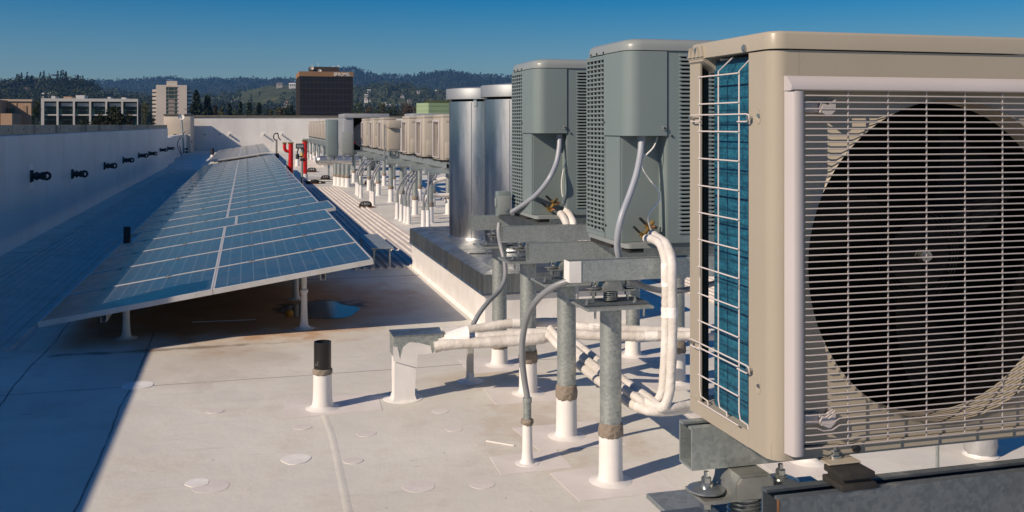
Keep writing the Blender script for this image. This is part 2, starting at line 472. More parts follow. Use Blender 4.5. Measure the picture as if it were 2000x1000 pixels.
TAUPE = mat('taupe_enamel', (0.40, 0.36, 0.30), (0.38, 0.34, 0.28), 3, 0.45)
CREAM = mat('cream_enamel', (0.46, 0.42, 0.355), (0.42, 0.38, 0.32), 3, 0.45)
RUST = mat('rusty_iron', (0.10, 0.045, 0.02), (0.22, 0.10, 0.04), 20, 0.8)
ANCH = mat('dark_anchor', (0.020, 0.028, 0.034), (0.035, 0.045, 0.05), 20, 0.5, 0.3)
ROOFM = MAT['membrane_roof']; WALLM = MAT['membrane_wall']; CONC = MAT['stained_concrete']
GPIPE = MAT['galvanised_pipe']; GBEAM = MAT['galvanised_beam']; DSTEEL = MAT['dark_steel']
DUCT = MAT['sheet_aluminium']; CURB = MAT['weathered_sheet_metal']; CELLS = MAT['photovoltaic_cells']; PAD = MAT['ribbed_walkway']; COIL = MAT['blue_coil_fins']
GLASSD = mat('dark_window_glass', (0.012, 0.022, 0.028), (0.02, 0.05, 0.055), 0.08, 0.08, 0.0, spec=0.8)
rnd = random.Random(7)
# ------------------------------------------------------------------ the roof and its walls
RX0, RX1, RY0, RY1 = -3.6, 30.0, -6.0, 67.0
GROUND_Z = -16.0
m = M(); m.box(RX0, RX1, RY0, RY1 + 0.3, -0.6, 0.0)
structure(m.build('roof_deck', ROOFM))
m = M(); m.box(RX0 + 0.02, RX1 - 0.02, RY0 + 0.02, RY1 + 0.28, GROUND_Z, -0.602)
tag(m.build('own_building', mat('building_wall', (0.4, 0.38, 0.35), (0.34, 0.32, 0.3), 0.5, 0.8)), 'building storeys below the white roof', 'building')
# left parapet: membrane face, bare concrete panels above
WX = -3.07
lw = thing('parapet_wall', 'long white membrane covered parapet with stained concrete top along the left roof edge', 'wall', (WX, 20, 0))
m = M(); m.extr([(WX, 0.0), (WX, 1.545), (WX-0.02, 1.56), (WX-0.12, 1.56), (WX-0.12, 0.0)], 'y', RY0, 42.0); m.build('membrane_face', WALLM, lw)
m = M()
y = RY0
while y < 41.5:
    L = min(8.6, 42.0 - y)
    m.box(WX-0.42, WX-0.022, y, y + L - 0.03, 1.563, 1.70, 0.006)
    y += L
m.build('concrete_panel', CONC, lw)
m = M()
for k in range(30):
    yy = 13.5 + k * 0.95
    m.cyl((WX-0.019, yy, 1.635), (WX-0.03, yy, 1.635), 0.016, n=8)
m.build('form_tie_hole', BLACK, lw)
m = M(); m.box(WX-0.45, WX-0.13, 6.72, 7.16, 1.703, 2.47, 0.01)
m.build('pier', CONC, lw)
# jog and far length of the left parapet
lw2 = thing('parapet_return', 'short stepped back white parapet length beyond the left wall with a notch', 'wall', (-3.5, 50, 0))
m = M(); m.box(-3.75, -3.46, 47.6, 66.95, 0, 1.15); m.box(WX-0.75, WX-0.122, 42.02, 47.55, 0, 1.15)
m.build('membrane_face', WALLM, lw2)
# end parapet
ew = thing('end_parapet', 'white membrane parapet with dark metal coping across the far end of the roof', 'wall', (6, 67, 0))
m = M(); m.box(-3.45, 29.5, RY1, RY1 + 0.24, 0.0, 2.19); m.build('membrane_face', WALLM, ew)
m = M(); m.box(-3.5, 29.6, RY1 - 0.05, RY1 + 0.30, 2.195, 2.33, 0.01); m.build('coping', mat('coping_metal', (0.10, 0.095, 0.075), (0.13, 0.12, 0.10), 2, 0.6, 0.3), ew)
m = M(); m.box(-3.45, 29.5, RY1 - 0.03, RY1 - 0.004, 0.0, 0.22); m.build('base_flashing', WALLM, ew)
rw = thing('right_parapet', 'low white parapet along the far right roof edge', 'wall', (29.6, 30, 0))
m = M(); m.box(29.55, 29.8, RY0, RY1 - 0.1, 0.0, 1.3); m.build('membrane_face', WALLM, rw)
m = M(); m.box(29.5, 29.85, RY0, RY1 - 0.1, 1.303, 1.38); m.build('coping', MAT['coping_metal'], rw)

# cream lean-to block and window past the left wall end
bh = thing('stair_bulkhead', 'small cream rooftop block with dark coping above a glazed opening at the wall end', 'roof block', (-5, 62, 0))
a0 = at(320, 230, Y=62).x; a1 = at(372, 230, Y=62).x
m = M(); m.box(a0, a1, 62, 66.5, 1.15, 1.7 + (244-226)*60/FPX, 0.01); m.box(a0, a0+0.55, 62.0, 66.5, 0, 1.148); m.box(a1 - 0.35, a1, 62.0, 66.5, 0, 1.148); m.build('wall', mat('cream_render', (0.60, 0.53, 0.45), (0.54, 0.47, 0.40), 1.5, 0.8), bh)
m = M(); m.box(a0 - 0.03, a1 + 0.03, 61.95, 66.55, 2.275, 2.36, 0.01); m.build('coping', MAT['coping_metal'], bh)
m = M(); m.box(a0+0.56, a1-0.36, 62.1, 62.14, 0.3, 1.14); m.build('window', GLASSD, bh)
m = M(); m.box((a0+a1)/2-0.03, (a0+a1)/2+0.03, 62.0, 62.09, 0.3, 1.14); m.build('mullion', mat('pale_green_frame', (0.45, 0.47, 0.40)), bh)

# ------------------------------------------------------------------ walkway pads
def ribbed(x0, x1, y0, y1, n, label, group, h=0.024):
    m = M()
    pts = []
    p = (x1 - x0) / n
    for i in range(n):
        a = x0 + i * p
        pts += [(a + p*0.10, 0.006), (a + p*0.18, h), (a + p*0.50, h), (a + p*0.58, 0.006)]
    poly = [(x0, 0.001), (x0, 0.006)] + pts + [(x1, 0.006), (x1, 0.001)]
    m.extr(poly, 'y', y0, y1)
    o = m.build('walkway_pad', PAD, loc=((x0+x1)/2, y0, 0), ang=20)
    return tag(o, label, 'roof walkway', group)
for k, (y0, y1) in enumerate(((8.05, 11.0), (11.02, 14.1), (14.12, 17.2), (17.22, 20.3), (20.32, 26.4), (26.42, 32.5), (32.52, 38.6))):
    ribbed(-2.72, -1.66, y0, y1, 11, 'ribbed walkway pad in wall shade, %s from the camera between parapet and panels' % ordinal(k), 'walkway pads along the left parapet', 0.017)
for k, (y0, y1) in enumerate(((11.45, 15.2), (15.22, 19.0), (19.02, 22.8), (22.82, 26.6))):
    ribbed(1.22, 2.45, y0, y1, 13, 'ribbed white walkway pad right of the panels, %s from the camera' % ordinal(k), 'walkway pads right of the panels')
ribbed(1.9, 3.1, 39.0, 48.0, 13, 'far ribbed walkway pad behind the red standpipes', 'walkway pads right of the panels')
ribbed(4.3, 5.5, 8.3, 22.0, 13, 'sunlit ribbed walkway pad behind the grey condensers', 'walkway pads right of the panels')

# ------------------------------------------------------------------ membrane patches, puddle, debris
def wobble_disc(cx, cy, r, z0, z1, n=36, w=0.04, seed=1, ax=1.0):
    q = random.Random(seed); ph = [q.uniform(0, 6.28) for _ in range(5)]; am = [q.uniform(-w, w) for _ in range(5)]
    pl = []
    for k in range(n):
        t = 2*math.pi*k/n
        rr = r * (1 + sum(a*math.sin((i+2)*t + p) for i, (a, p) in enumerate(zip(am, ph))))
        pl.append((cx + rr*math.cos(t)*ax, cy + rr*math.sin(t)))
    m = M(); m.extr(pl, 'z', z0, z1); return m
PT = [((412, 950), 0.085, 'near round white patch left of the faint roof ridge, lowest left'),
      ((385, 943), 0.055, 'small round patch tucked under the lowest left patch'),
      ((818, 950), 0.076, 'round white patch right of the faint ridge near the bottom'),
      ((578, 897), 0.075, 'round white patch left of the ridge, second from the bottom'),
      ((715, 847), 0.055, 'faint round patch in front of the black topped vent'),
      ((886, 838), 0.05, 'faint round patch in front of the sheet metal hood'),
      ((942, 946), 0.06, 'faint round patch left of the nearest pipe boots'),
      ((592, 834), 0.05, 'faint round patch left below the vent base'),
      ((860, 803), 0.05, 'faint round patch right below the hood base'),
      ((268, 753), 0.10, 'round white patch on the seam crossing at the shade edge'),
      ((420, 803), 0.05, 'faint round patch in open sun left of the vent'),
      ((690, 900), 0.05, 'faint round patch beside the roof ridge')]
for i, ((px, py), r, lb) in enumerate(PT):
    p = at(px, py, Z=0.0)
    faint = 'faint' in lb
    m = wobble_disc(p.x, p.y, r, 0.0003, (0.0011 if faint else 0.0022) + 0.0001*i, seed=i, w=0.03)
    tag(m.build('roof_patch', PATCHF if faint else PATCH, loc=(p.x, p.y, 0)), lb, 'roof patch', 'round membrane patches')
# a wandering welded ridge in the membrane
rp = [at(632, 806, Z=0), at(648, 850, Z=0), at(655, 880, Z=0), at(662, 915, Z=0), at(672, 960, Z=0), at(680, 1000, Z=0), at(690, 1050, Z=0)]
m = M(); loops = []
for p in rp:
    w = 0.020
    loops.append([(p.x-w, p.y, 0.0003), (p.x-w*0.35, p.y, 0.0022), (p.x+w*0.1, p.y, 0.0028), (p.x+w, p.y, 0.0003)])
m.loft(loops); structure(m.build('roof_ridge', ROOFM, ang=60))
# pond
water = mat('pond_water', (0.11, 0.075, 0.045), (0.06, 0.035, 0.02), 6, 0.14, spec=0.33)
p = at(626, 606, Z=0)
m = wobble_disc(p.x, p.y, 0.43, 0.0008, 0.003, seed=31, w=0.07, ax=0.78)
structure(m.build('puddle', water, loc=(p.x, p.y, 0)))
a, b = at(376, 629, Z=0.004), at(500, 624, Z=0.004)
m = M(); m.bar(a, b, 0.008, 0.006); tag(m.build('debris_strip', WHITEP, loc=a), 'thin pale strip lying on the dirty roof under the panels', 'debris')
a, b = at(950, 861, Z=0.005), at(1004, 870, Z=0.005)
m = M(); m.bar(a, b, 0.007, 0.007); tag(m.build('debris_strip', WHITEP, loc=a), 'small white stick lying left of the slim conduit stub', 'debris')
p = at(565, 618, Z=0.0)
m = M(); m.lathe((p.x, p.y, 0), [(0.004, 0.0), (0.03, 0.004), (0.036, 0.03), (0.026, 0.05), (0.004, 0.056)], 12); tag(m.build('orange_cap', mat('orange_plastic', (0.55, 0.24, 0.02)), loc=p), 'small orange cap on wet dirt under the panels', 'debris')
# ------------------------------------------------------------------ solar array
TILT = math.atan2(0.382, 2.508)
LOW = Vector((-1.486, 7.90, 0.193))
ux = Vector((math.cos(TILT), 0, math.sin(TILT)))
def make_panel():
    t = thing('solar_panel', '', 'solar panel', (0, 0, 0), 'solar panels of the tilted arrays')
    W, D, H = 1.256, 1.200, 0.042
    m = M(); m.box(0.013, W-0.013, 0.013, D-0.013, 0.006, H-0.003); m.build('cell_sheet', CELLS, t)
    m = M()
    f = 0.014
    m.box(0, W, 0, f, 0, H, 0.0015, 1); m.box(0, W, D-f, D, 0, H, 0.0015, 1)
    m.box(0, f, f+0.0005, D-f-0.0005, 0, H-0.0005); m.box(W-f, W, f+0.0005, D-f-0.0005, 0, H-0.0005)
    m.build('frame', ALUFRAME, t)
    for x in (0.30, 0.84):
        m = M(); m.box(x-0.025, x+0.025, D-0.012, D+0.018, H+0.0006, H+0.006); m.cyl((x, D+0.003, H+0.0055), (x, D+0.003, H+0.016), 0.008, n=8)
        m.build('clamp', ZINC, t)
    t.rotation_euler = (0, -TILT, 0)
    return t
proto = make_panel(); first_panel = True
def array(y0, rows, what, off5):
    global first_panel
    for r in range(rows):
        for c in range(2):
            p = Vector((LOW.x, y0 + r*1.216, LOW.z)) + ux * (c * 1.2595 + (0.13 if (r == 4 and off5) else 0.0))
            side = 'low side' if c == 0 else 'raised side'
            if r == 0: lb = 'nearest solar panel of the %s, %s' % (what, side)
            elif r == rows - 1: lb = 'farthest solar panel of the %s, %s' % (what, side)
            elif r == 4 and off5: lb = 'solar panel of the row shifted sideways in the %s, %s' % (what, side)
            else: lb = 'solar panel in the %s row of the %s, %s' % (ordinal(r), what, side)
            if first_panel:
                proto.location = p; proto['label'] = lb; first_panel = False
            else: dup(proto, p, lb)
array(7.90, 24, 'near array', True)
array(41.0, 15, 'far array', False)
def rack(y0, y1, label, step):
    t = thing('panel_rack', label, 'panel rack', (-0.2, y0, 0))
    for s in (0.45, 2.11):
        c = LOW + ux * s
        m = M()
        z1 = c.z - 0.004
        for (a, b, e, f) in ((-0.021, 0.021, z1-0.003, z1), (-0.021, -0.018, z1-0.05, z1-0.003), (0.018, 0.021, z1-0.05, z1-0.003), (-0.021, -0.007, z1-0.053, z1-0.05), (0.007, 0.021, z1-0.053, z1-0.05)):
            m.box(c.x+a, c.x+b, y0+0.04, y1, e, f)
        m.build('rail', ALUFRAME, t)
    y = y0 + 0.40
    while y < y1:
        for x in (-0.92, 0.47):
            zt = LOW.z + (x - LOW.x) * math.tan(TILT) - 0.012
            m = M(); m.lathe((x, y, 0), [(0.085, 0.001), (0.083, 0.004), (0.05, 0.007), (0.038, 0.02), (0.031, 0.06), (0.027, 0.15), (0.025, zt if zt < 0.3 else 0.31)], 16)
            if zt > 0.3: m.lathe((x, y, 0), [(0.026, 0.29), (0.034, 0.305), (0.032, 0.325), (0.022, 0.330), (0.022, zt)], 16)
            m.build('post', WHITEP, t)
        m = M(); x0, x1 = -1.25, 0.85
        z0 = LOW.z + (x0-LOW.x)*math.tan(TILT); z1 = LOW.z + (x1-LOW.x)*math.tan(TILT)
        m.bar((x0, y, z0-0.03), (x1, y, z1-0.03), 0.04, 0.04); m.build('cross_beam', ALUFRAME, t)
        y += step
rack(7.90, 36.6, 'grey rails and white posts under the long near panel array', 1.42)
rack(41.0, 59.0, 'grey rails and white posts under the far panel array', 2.8)

# ------------------------------------------------------------------ wall anchors
def make_anchor(ANCH, grp):
    t = thing('wall_anchor', '', 'wall anchor', (0, 0, 0), grp)
    m = M(); m.box(0.001, 0.006, -0.24, 0.24, -0.24, 0.24); m.build('membrane_patch', PATCH, t)
    m = M(); m.box(0.0065, 0.022, -0.12, 0.12, -0.12, 0.12, 0.006); m.cyl((0.02, 0, 0), (0.06, 0, 0), 0.10, 0.06)
    for a in (-0.09, 0.09):
        for b in (-0.09, 0.09): m.cyl((0.02, a, b), (0.04, a, b), 0.016, n=6)
    m.build('base_plate', ANCH, t)
    m = M(); m.cyl((0.055, 0, 0), (0.24, 0, 0), 0.062); m.cyl((0.09, 0, 0), (0.13, 0, 0), 0.085); m.cyl((0.19, 0, 0), (0.25, 0, 0), 0.082, n=6)
    m.build('stem', ANCH, t)
    m = M(); m.tube([(0.285 + 0.064*math.cos(a), 0.0, 0.064*math.sin(a)) for a in [k*2*math.pi/20 for k in range(21)]], 0.027, 8, False, False)
    m.box(0.22, 0.28, -0.05, 0.05, -0.05, 0.05, 0.01)
    m.build('ring', ANCH, t)
    return t
anc = make_anchor(ANCH, 'dark anchors on the left parapet'); anc.scale = (0.76, 0.76, 0.76)
anc2 = make_anchor(mat('white_wrapped_anchor', (0.66, 0.65, 0.63), (0.5, 0.49, 0.48), 8, 0.6), 'white anchors on the end parapet'); anc2.scale = (0.8, 0.8, 0.8)
spots = [(60, 344), (140, 340), (203, 324), (240, 313), (270, 304), (290, 300), (312, 293), (327, 290)]
for i, (px, py) in enumerate(spots):
    p = at(px, py, X=WX)
    lb = '%s dark ring anchor from the camera on the shaded left wall' % ordinal(i)
    if i == 0: anc.location = p; anc['label'] = lb
    else: dup(anc, p, lb)
for i, (px, py) in enumerate(((366, 277), (357, 291), (357, 297))):
    p = at(px, py, X=-3.46)
    dup(anc, p, ['upper dark anchor on the wall length beside the dish pole', 'middle dark anchor beside the foot of the dish pole', 'lowest dark anchor beside the foot of the dish pole'][i])
for i, px in enumerate((400, 430, 448, 515, 550)):
    p = at(px, 263, Y=RY1)
    lb = '%s anchor from the left corner on the far end wall' % ordinal(i)
    if i == 0: anc2.location = p; anc2.rotation_euler = (0, 0, -R(90)); anc2['label'] = lb
    else: dup(anc2, p, lb, rotz=-R(90))

# ------------------------------------------------------------------ dish pole at the far end of the left wall
b = at(360, 300, X=-3.2); tp = at(354, 228, D=(CY*b.y + SY*b.x))
t = thing('dish_pole', 'slim grey pole with small white round dish at the end of the left wall', 'antenna pole', b)
m = M(); m.cyl(b, tp, 0.055, 0.045); m.build('pole', GPIPE, t)
m = M(); m.lathe((0, 0, 0), [(0.01, 0.0), (0.10, 0.025), (0.16, 0.07), (0.165, 0.072), (0.09, 0.035), (0.01, 0.015)], 20)
for v in m.bm.verts: v.co = Vector((v.co.x + tp.x, tp.y - v.co.z, v.co.y + tp.z))
m.build('dish', WHITEP, t)
m = M(); m.tube([b + Vector((0.05, 0.2, 1.2)), b + Vector((-0.25, -1.5, 0.6)), b + Vector((0.1, -4, 0.0)), b + Vector((0.2, -7.0, 0.55))], 0.02, 6); m.build('cable', BLKPL, t)
# shaded black vents beside the array
for (px, py, h, r, lb) in ((248, 493, 0.34, 0.045, 'short black vent pipe in the wall shade at the low edge of the panels'), (415, 306, 0.45, 0.09, 'small dark vent pipe in shade near the far wall')):
    p = at(px, py, Z=0.0)
    t = thing('vent_pipe', lb, 'vent pipe', p)
    m = M(); m.lathe(p, [(0.16, 0.001), (0.16, 0.005), (r+0.02, 0.012), (r+0.006, 0.05), (r+0.004, 0.10)], 18); m.build('boot', WHITEP, t)
    m = M(); m.lathe(p, [(r, 0.02), (r, h), (r-0.008, h), (r-0.008, 0.05)], 18); m.build('pipe', BLKPL, t)

# ------------------------------------------------------------------ black topped vent in the foreground
p = at(630, 797, Z=0.0)
t = thing('vent_pipe', 'vent pipe with black top and white boot standing in open sun', 'vent pipe', p)
m = M(); m.lathe(p, [(0.105, 0.001), (0.10, 0.004), (0.078, 0.008), (0.064, 0.02), (0.058, 0.05), (0.056, 0.12), (0.0545, 0.21)], 28); m.build('boot', WHITEP, t)
m = M(); m.extr([(p.x-0.24, p.y-0.16), (p.x+0.34, p.y-0.14), (p.x+0.36, p.y+0.24), (p.x-0.2, p.y+0.22)], 'z', 0.0006, 0.0024); m.build('flashing_sheet', PATCHF, t)
m = M(); m.lathe(p, [(0.055, 0.205), (0.059, 0.211), (0.058, 0.232), (0.053, 0.240)], 28, wob=0.002, rnd=rnd); m.build('sealant', SEAL, t)
blk = G('black_scuffed_pipe')
tc = blk.n('TexCoord'); n1 = blk.noise(tc.outputs['Object'], 34, 5, 0.7, 0.5); n2 = blk.noise(tc.outputs['Object'], 8, 3)
blk.l(blk.mix(blk.math('MULTIPLY', blk.ramp(n1, 0.62, 0.68), blk.ramp(n2, 0.52, 0.62)), (0.012, 0.012, 0.013), (0.45, 0.45, 0.44)), blk.b.inputs['Base Color']); blk.b.inputs['Roughness'].default_value = 0.4
m = M(); m.lathe(p, [(0.0515, 0.236), (0.0515, 0.400), (0.0435, 0.401), (0.0430, 0.12)], 28); m.build('pipe', blk.m, t)

# ------------------------------------------------------------------ pipe stands with isolators and beams under the grey condensers
def bolt(m, x, y, z, s=1.0):
    m.cyl((x, y, z), (x, y, z + 0.006*s), 0.014*s, n=16); m.cyl((x, y, z+0.006*s), (x, y, z+0.018*s), 0.0105*s, n=6); m.cyl((x, y, z+0.018*s), (x, y, z+0.03*s), 0.0055*s, n=8)
def isolator(x, y, z, label, ztop, group='spring isolators on the pipe stands'):
    t = thing('spring_isolator', label, 'isolator', (x, y, z), group)
    m = M(); m.box(x-0.155, x+0.165, y-0.075, y+0.075, z+0.003, z+0.009); m.build('base_plate', DSTEEL, t)
    m = M(); m.box(x-0.157, x+0.167, y-0.077, y+0.077, z, z+0.0028); m.build('rubber_pad', RUBBER, t)
    m = M()
    for k in range(5): m.tube([(x + 0.032*math.cos(a), y + 0.032*math.sin(a), z+0.014 + 0.009*k + 0.009*a/(2*math.pi)) for a in [j*2*math.pi/14 for j in range(15)]], 0.0042, 6, False)
    m.build('spring', ZINC, t)
    zb = z + 0.062
    prof = [(-0.112, zb), (-0.112, zb+0.007), (-0.060, zb+0.007), (-0.050, zb+0.012), (-0.045, zb+0.024), (-0.043, ztop-0.016), (-0.033, ztop-0.0015), (0.033, ztop-0.0015), (0.043, ztop-0.016), (0.045, zb+0.024), (0.050, zb+0.012), (0.060, zb+0.007), (0.112, zb+0.007), (0.112, zb), (0.040, zb), (0.034, ztop-0.03), (-0.034, ztop-0.03), (-0.040, zb)]
    m = M(); m.extr([(x+a, b) for a, b in prof], 'y', y-0.045, y+0.045)
    m.extr([(x+a, b) for a, b in ((-0.040, zb+0.003), (0.040, zb+0.003), (0.039, ztop-0.018), (0.030, ztop-0.006), (-0.030, ztop-0.006), (-0.039, ztop-0.018))], 'y', y-0.049, y-0.0405)
    m.build('bracket', CAST, t)
    for dx in (-0.086, 0.086):
        m = M(); m.lathe((x+dx, y, zb+0.0125), [(0.038, 0.0), (0.039, 0.004), (0.03, 0.008), (0.012, 0.009)], 20); m.build('washer', WASH, t)
        m = M(); m.lathe((x+dx, y, zb+0.0085), [(0.034, 0.0), (0.034, 0.0038)], 18); m.build('rubber_washer', RUBBER, t)
        m = M(); bolt(m, x+dx, y, zb+0.021); m.build('bolt', ZINC, t)
        m = M(); m.cyl((x+dx, y, z+0.010), (x+dx, y, zb-0.001), 0.007, n=8); m.cyl((x+dx, y, zb-0.024), (x+dx, y, zb-0.006), 0.014, n=6); m.build('stud', ZINC, t)
    for dx in (-0.135, 0.105):
        m = M(); bolt(m, x+dx, y-0.045, z+0.0095, 0.8); m.build('anchor_bolt', ZINC, t)
    return t
def pipe_stand(x, y, label, zb=0.23, r=0.0515, ztop=0.840, group='galvanised pipe stands', plate=True, flare=0.0, px0=-0.165, px1=0.165, detail=True):
    q = random.Random(int(x*1000 + y*77))
    t = thing('pipe_stand', label, 'pipe stand', (x, y, 0), group)
    m = M(); m.lathe((x, y, 0), [(r+0.055, 0.001), (r+0.05, 0.004), (r+0.022, 0.007), (r+0.010, 0.015), (r+0.006, 0.04), (r+0.0045, zb)], 24); m.build('boot', WHITEP, t)
    if detail:
        m = M(); m.extr([(x-0.24+q.uniform(-.03,.03), y-0.20), (x+0.26, y-0.21+q.uniform(-.03,.03)), (x+0.25+q.uniform(-.03,.03), y+0.22), (x-0.25, y+0.2+q.uniform(-.03,.03))], 'z', 0.0004+q.random()*0.0004, 0.0022); m.build('flashing_sheet', PATCHF, t)
    m = M(); h = 0.050 + q.random()*0.02
    m.lathe((x, y, 0), [(r+0.002, zb-0.016), (r+0.008, zb-0.008), (r+0.009, zb+h*0.4), (r+0.006, zb+h*0.8), (r+0.0012, zb+h)], 24, wob=0.0035, rnd=q); m.build('sealant', SEAL, t, ang=80)
    m = M(); m.cyl((x, y, zb-0.02), (x, y, ztop-0.0005), r, n=28); m.build('post', GPIPE, t)
    if plate:
        m = M(); m.box(x+px0, x+px1, y-0.135, y+0.135, ztop, ztop+0.012, 0.002, 1); m.build('top_plate', GPIPE, t)
        if detail:
            for (a, b) in ((px0+0.05, -0.10), (px1-0.04, -0.10)):
                m = M(); m.cyl((x+a, y+b, ztop-0.04), (x+a, y+b, ztop-0.0005), 0.006, n=8); m.build('plate_bolt', ZINC, t)
    return t
def beam(x0, x1, y, z0, label, w=0.075, h=0.098, capped=False, mtl=None, group='galvanised support beams'):
    t = thing('support_beam', label, 'beam', (x0, y, z0), group)
    m = M(); m.extr(channel_poly(y, z0, w, h, 0.005, 0.018), 'x', x0, x1); m.build('channel', mtl or GBEAM, t)
    if capped:
        m = M(); m.box(x0-0.004, x0-0.0005, y-w/2-0.001, y+w/2+0.001, z0, z0+h); m.box(x0-0.004, x0+0.055, y-w/2-0.004, y-w/2-0.0008, z0-0.001, z0+h+0.001); m.build('painted_end', PATCH, t)
    return t
ZP, ZB = 0.852, 0.962
stands = [(1.680, 4.354, 0.23, 1.453, True, 'nearest galvanised stand with brown sealant collar and isolator on its plate'),
          (1.690, 5.047, 0.22, 0.0, False, 'second galvanised stand from the camera, thick lump of sealant on its boot'),
          (1.725, 5.917, 0.21, 0.0, False, 'third galvanised stand from the camera, behind the bent grey conduit'),
          (1.735, 6.676, 0.13, 0.0, False, 'fourth galvanised stand from the camera, by the curb corner')]
bl = ['short channel beam with white painted end on the nearest stand', 'channel beam on the second stand from the camera', 'channel beam on the third stand from the camera', 'channel beam carrying the electrical switch box']
for i, (x, y, zb, _, cap, lb) in enumerate(stands):
    pipe_stand(x, y, lb, zb)
    xb = (1.462, 1.36, 1.50, 1.52)[i]
    isolator((1.675, 1.685, 1.745, 1.76)[i], y - 0.01, ZP, '%s spring isolator from the camera under the beams' % ordinal(i), ZB)
    xe = 3.2
    beam(xb if i == 0 else (1.47, 1.555, 1.52)[i-1] , xe, y, ZB, bl[i], capped=(i == 0))
    pipe_stand(2.75, y, 'galvanised stand hidden behind the beige condenser, %s from the camera' % ordinal(i), zb)

# ------------------------------------------------------------------ curb with sheet-metal cap and two ducts
cx0, cx1, cy0, cy1 = 1.93, 3.30, 7.90, 11.62
t = thing('duct_curb', 'long white roof curb under a weathered sheet metal cap carrying two ducts', 'roof curb', ((cx0+cx1)/2, (cy0+cy1)/2, 0))
m = M(); m.box(cx0, cx1, cy0, cy1, 0.0, 0.36); m.build('base', WHITEP, t)
m = M(); m.extr([(cx0-0.03, 0.002), (cx0-0.002, 0.03), (cx0-0.002, 0.002)], 'y', cy0+0.02, cy1+0.1); m.build('cant_strip', PATCH, t)
m = M()
e = 0.022
o = [(cx0-e, cy0-e), (cx1+e, cy0-e), (cx1+e, cy1+e), (cx0-e, cy1+e)]
o2 = [(cx0-e-0.012, cy0-e-0.012), (cx1+e+0.012, cy0-e-0.012), (cx1+e+0.012, cy1+e+0.012), (cx0-e-0.012, cy1+e+0.012)]
i1 = [(cx0+0.10, cy0+0.12), (cx1-0.10, cy0+0.12), (cx1-0.10, cy1-0.12), (cx0+0.10, cy1-0.12)]
m.loft([[(a, b, 0.279) for a, b in o2], [(a, b, 0.294) for a, b in o], [(a, b, 0.452) for a, b in o], [(a, b, 0.482) for a, b in i1]])
m.build('cap', CURB, t, ang=10)
for yy in (8.22, 9.25, 10.7):
    m = M(); m.box(cx0-e-0.004, cx0-e-0.0005, yy, yy+0.03, 0.285, 0.45); m.build('cap_seam', CURB, t)
m = M(); m.box(cx0+0.11, cx1-0.11, 8.93, 8.97, 0.4825, 0.494); m.build('standing_seam', CURB, t)
# straps standing on the pad side of the curb
def duct(x, y, r, ztop, label):
    t = thing('exhaust_duct', label, 'duct', (x, y, 0.48), 'round ducts on the curb')
    m = M(); m.lathe((x, y, 0), [(r, 0.484), (r, ztop-0.14)], 64); m.build('shell', DUCT, t, ang=40)
    m = M(); m.lathe((x, y, 0), [(r+0.02, 0.4835), (r+0.019, 0.488), (r+0.001, 0.493)], 64, caps=False); m.build('base_flange', DUCT, t)
    m = M(); m.box(x-0.012, x+0.012, y-r-0.006, y-r+0.004, 0.486, ztop-0.145, mtx=Matrix.Translation((x, y, 0)) @ Matrix.Rotation(R(-38), 4, 'Z') @ Matrix.Translation((-x, -y, 0))); m.build('seam', DUCT, t)
    m = M(); m.lathe((x, y, 0), [(r-0.03, ztop-0.16), (r-0.03, ztop-0.05)], 48); m.build('throat', BLACK, t)
    for a in (-30, 60, 150, 240):
        m = M(); rot = Matrix.Translation((x, y, 0)) @ Matrix.Rotation(R(a), 4, 'Z') @ Matrix.Translation((-x, -y, 0))
        m.box(x-0.018, x+0.018, y-r-0.010, y-r-0.0045, ztop-0.19, ztop-0.045, mtx=rot); m.build('strap', DUCT, t)
    m = M(); m.lathe((x, y, 0), [(r+0.03, ztop-0.115), (r+0.034, ztop-0.115), (r+0.034, ztop-0.005), (r+0.03, ztop), (r*0.6, ztop+0.02), (0.01, ztop+0.03), (0.01, ztop+0.02), (r+0.028, ztop-0.012), (r+0.028, ztop-0.115)], 64, caps=False); m.build('rain_cap', mat('dull_aluminium', (0.27, 0.30, 0.33), (0.33, 0.355, 0.375), 5, 0.55, 0.5), t, ang=40)
duct(2.55, 10.40, 0.405, 2.09, 'farther round aluminium duct with flat rain cap, fully seen to its base')
duct(2.70, 9.40, 0.405, 2.09, 'nearer round aluminium duct with rain cap, partly hidden by the condenser')

# ------------------------------------------------------------------ sheet-metal hood with insulated lines
hx, hy = 0.945, 6.02
t = thing('pipe_hood', 'white painted sheet metal gooseneck hood with bare metal top on the roof', 'pipe hood', (hx, hy, 0))
m = M(); m.loft([[(hx-0.075, hy-0.07, 0.0), (hx+0.075, hy-0.07, 0.0), (hx+0.075, hy+0.07, 0.0), (hx-0.075, hy+0.07, 0.0)], [(hx-0.064, hy-0.06, 0.03), (hx+0.064, hy-0.06, 0.03), (hx+0.064, hy+0.06, 0.03), (hx-0.064, hy+0.06, 0.03)], [(hx-0.062, hy-0.058, 0.33), (hx+0.075, hy-0.058, 0.33), (hx+0.075, hy+0.058, 0.33), (hx-0.062, hy+0.058, 0.33)]]); m.build('leg', WHITEP, t, ang=20)
m = M(); m.extr([(hx-0.068, 0.27), (hx-0.068, 0.398), (hx+0.245, 0.398), (hx+0.175, 0.285), (hx+0.10, 0.285)], 'y', hy-0.066, hy+0.11); m.build('head', GPIPE, t, ang=10)
m = M(); m.extr([(hx-0.071, 0.25), (hx-0.071, 0.34), (hx-0.045, 0.335), (hx-0.03, 0.26), (hx-0.01, 0.33), (hx+0.03, 0.36), (hx+0.09, 0.352), (hx+0.16, 0.33), (hx+0.17, 0.284), (hx+0.08, 0.280), (hx+0.075, 0.2)], 'y', hy-0.0685, hy-0.0662); m.build('paint_run', WHITEP, t)
m = M(); m.box(hx-0.073, hx+0.25, hy-0.071, hy+0.115, 0.399, 0.406, 0.001, 1); m.build('lid', CURB, t)
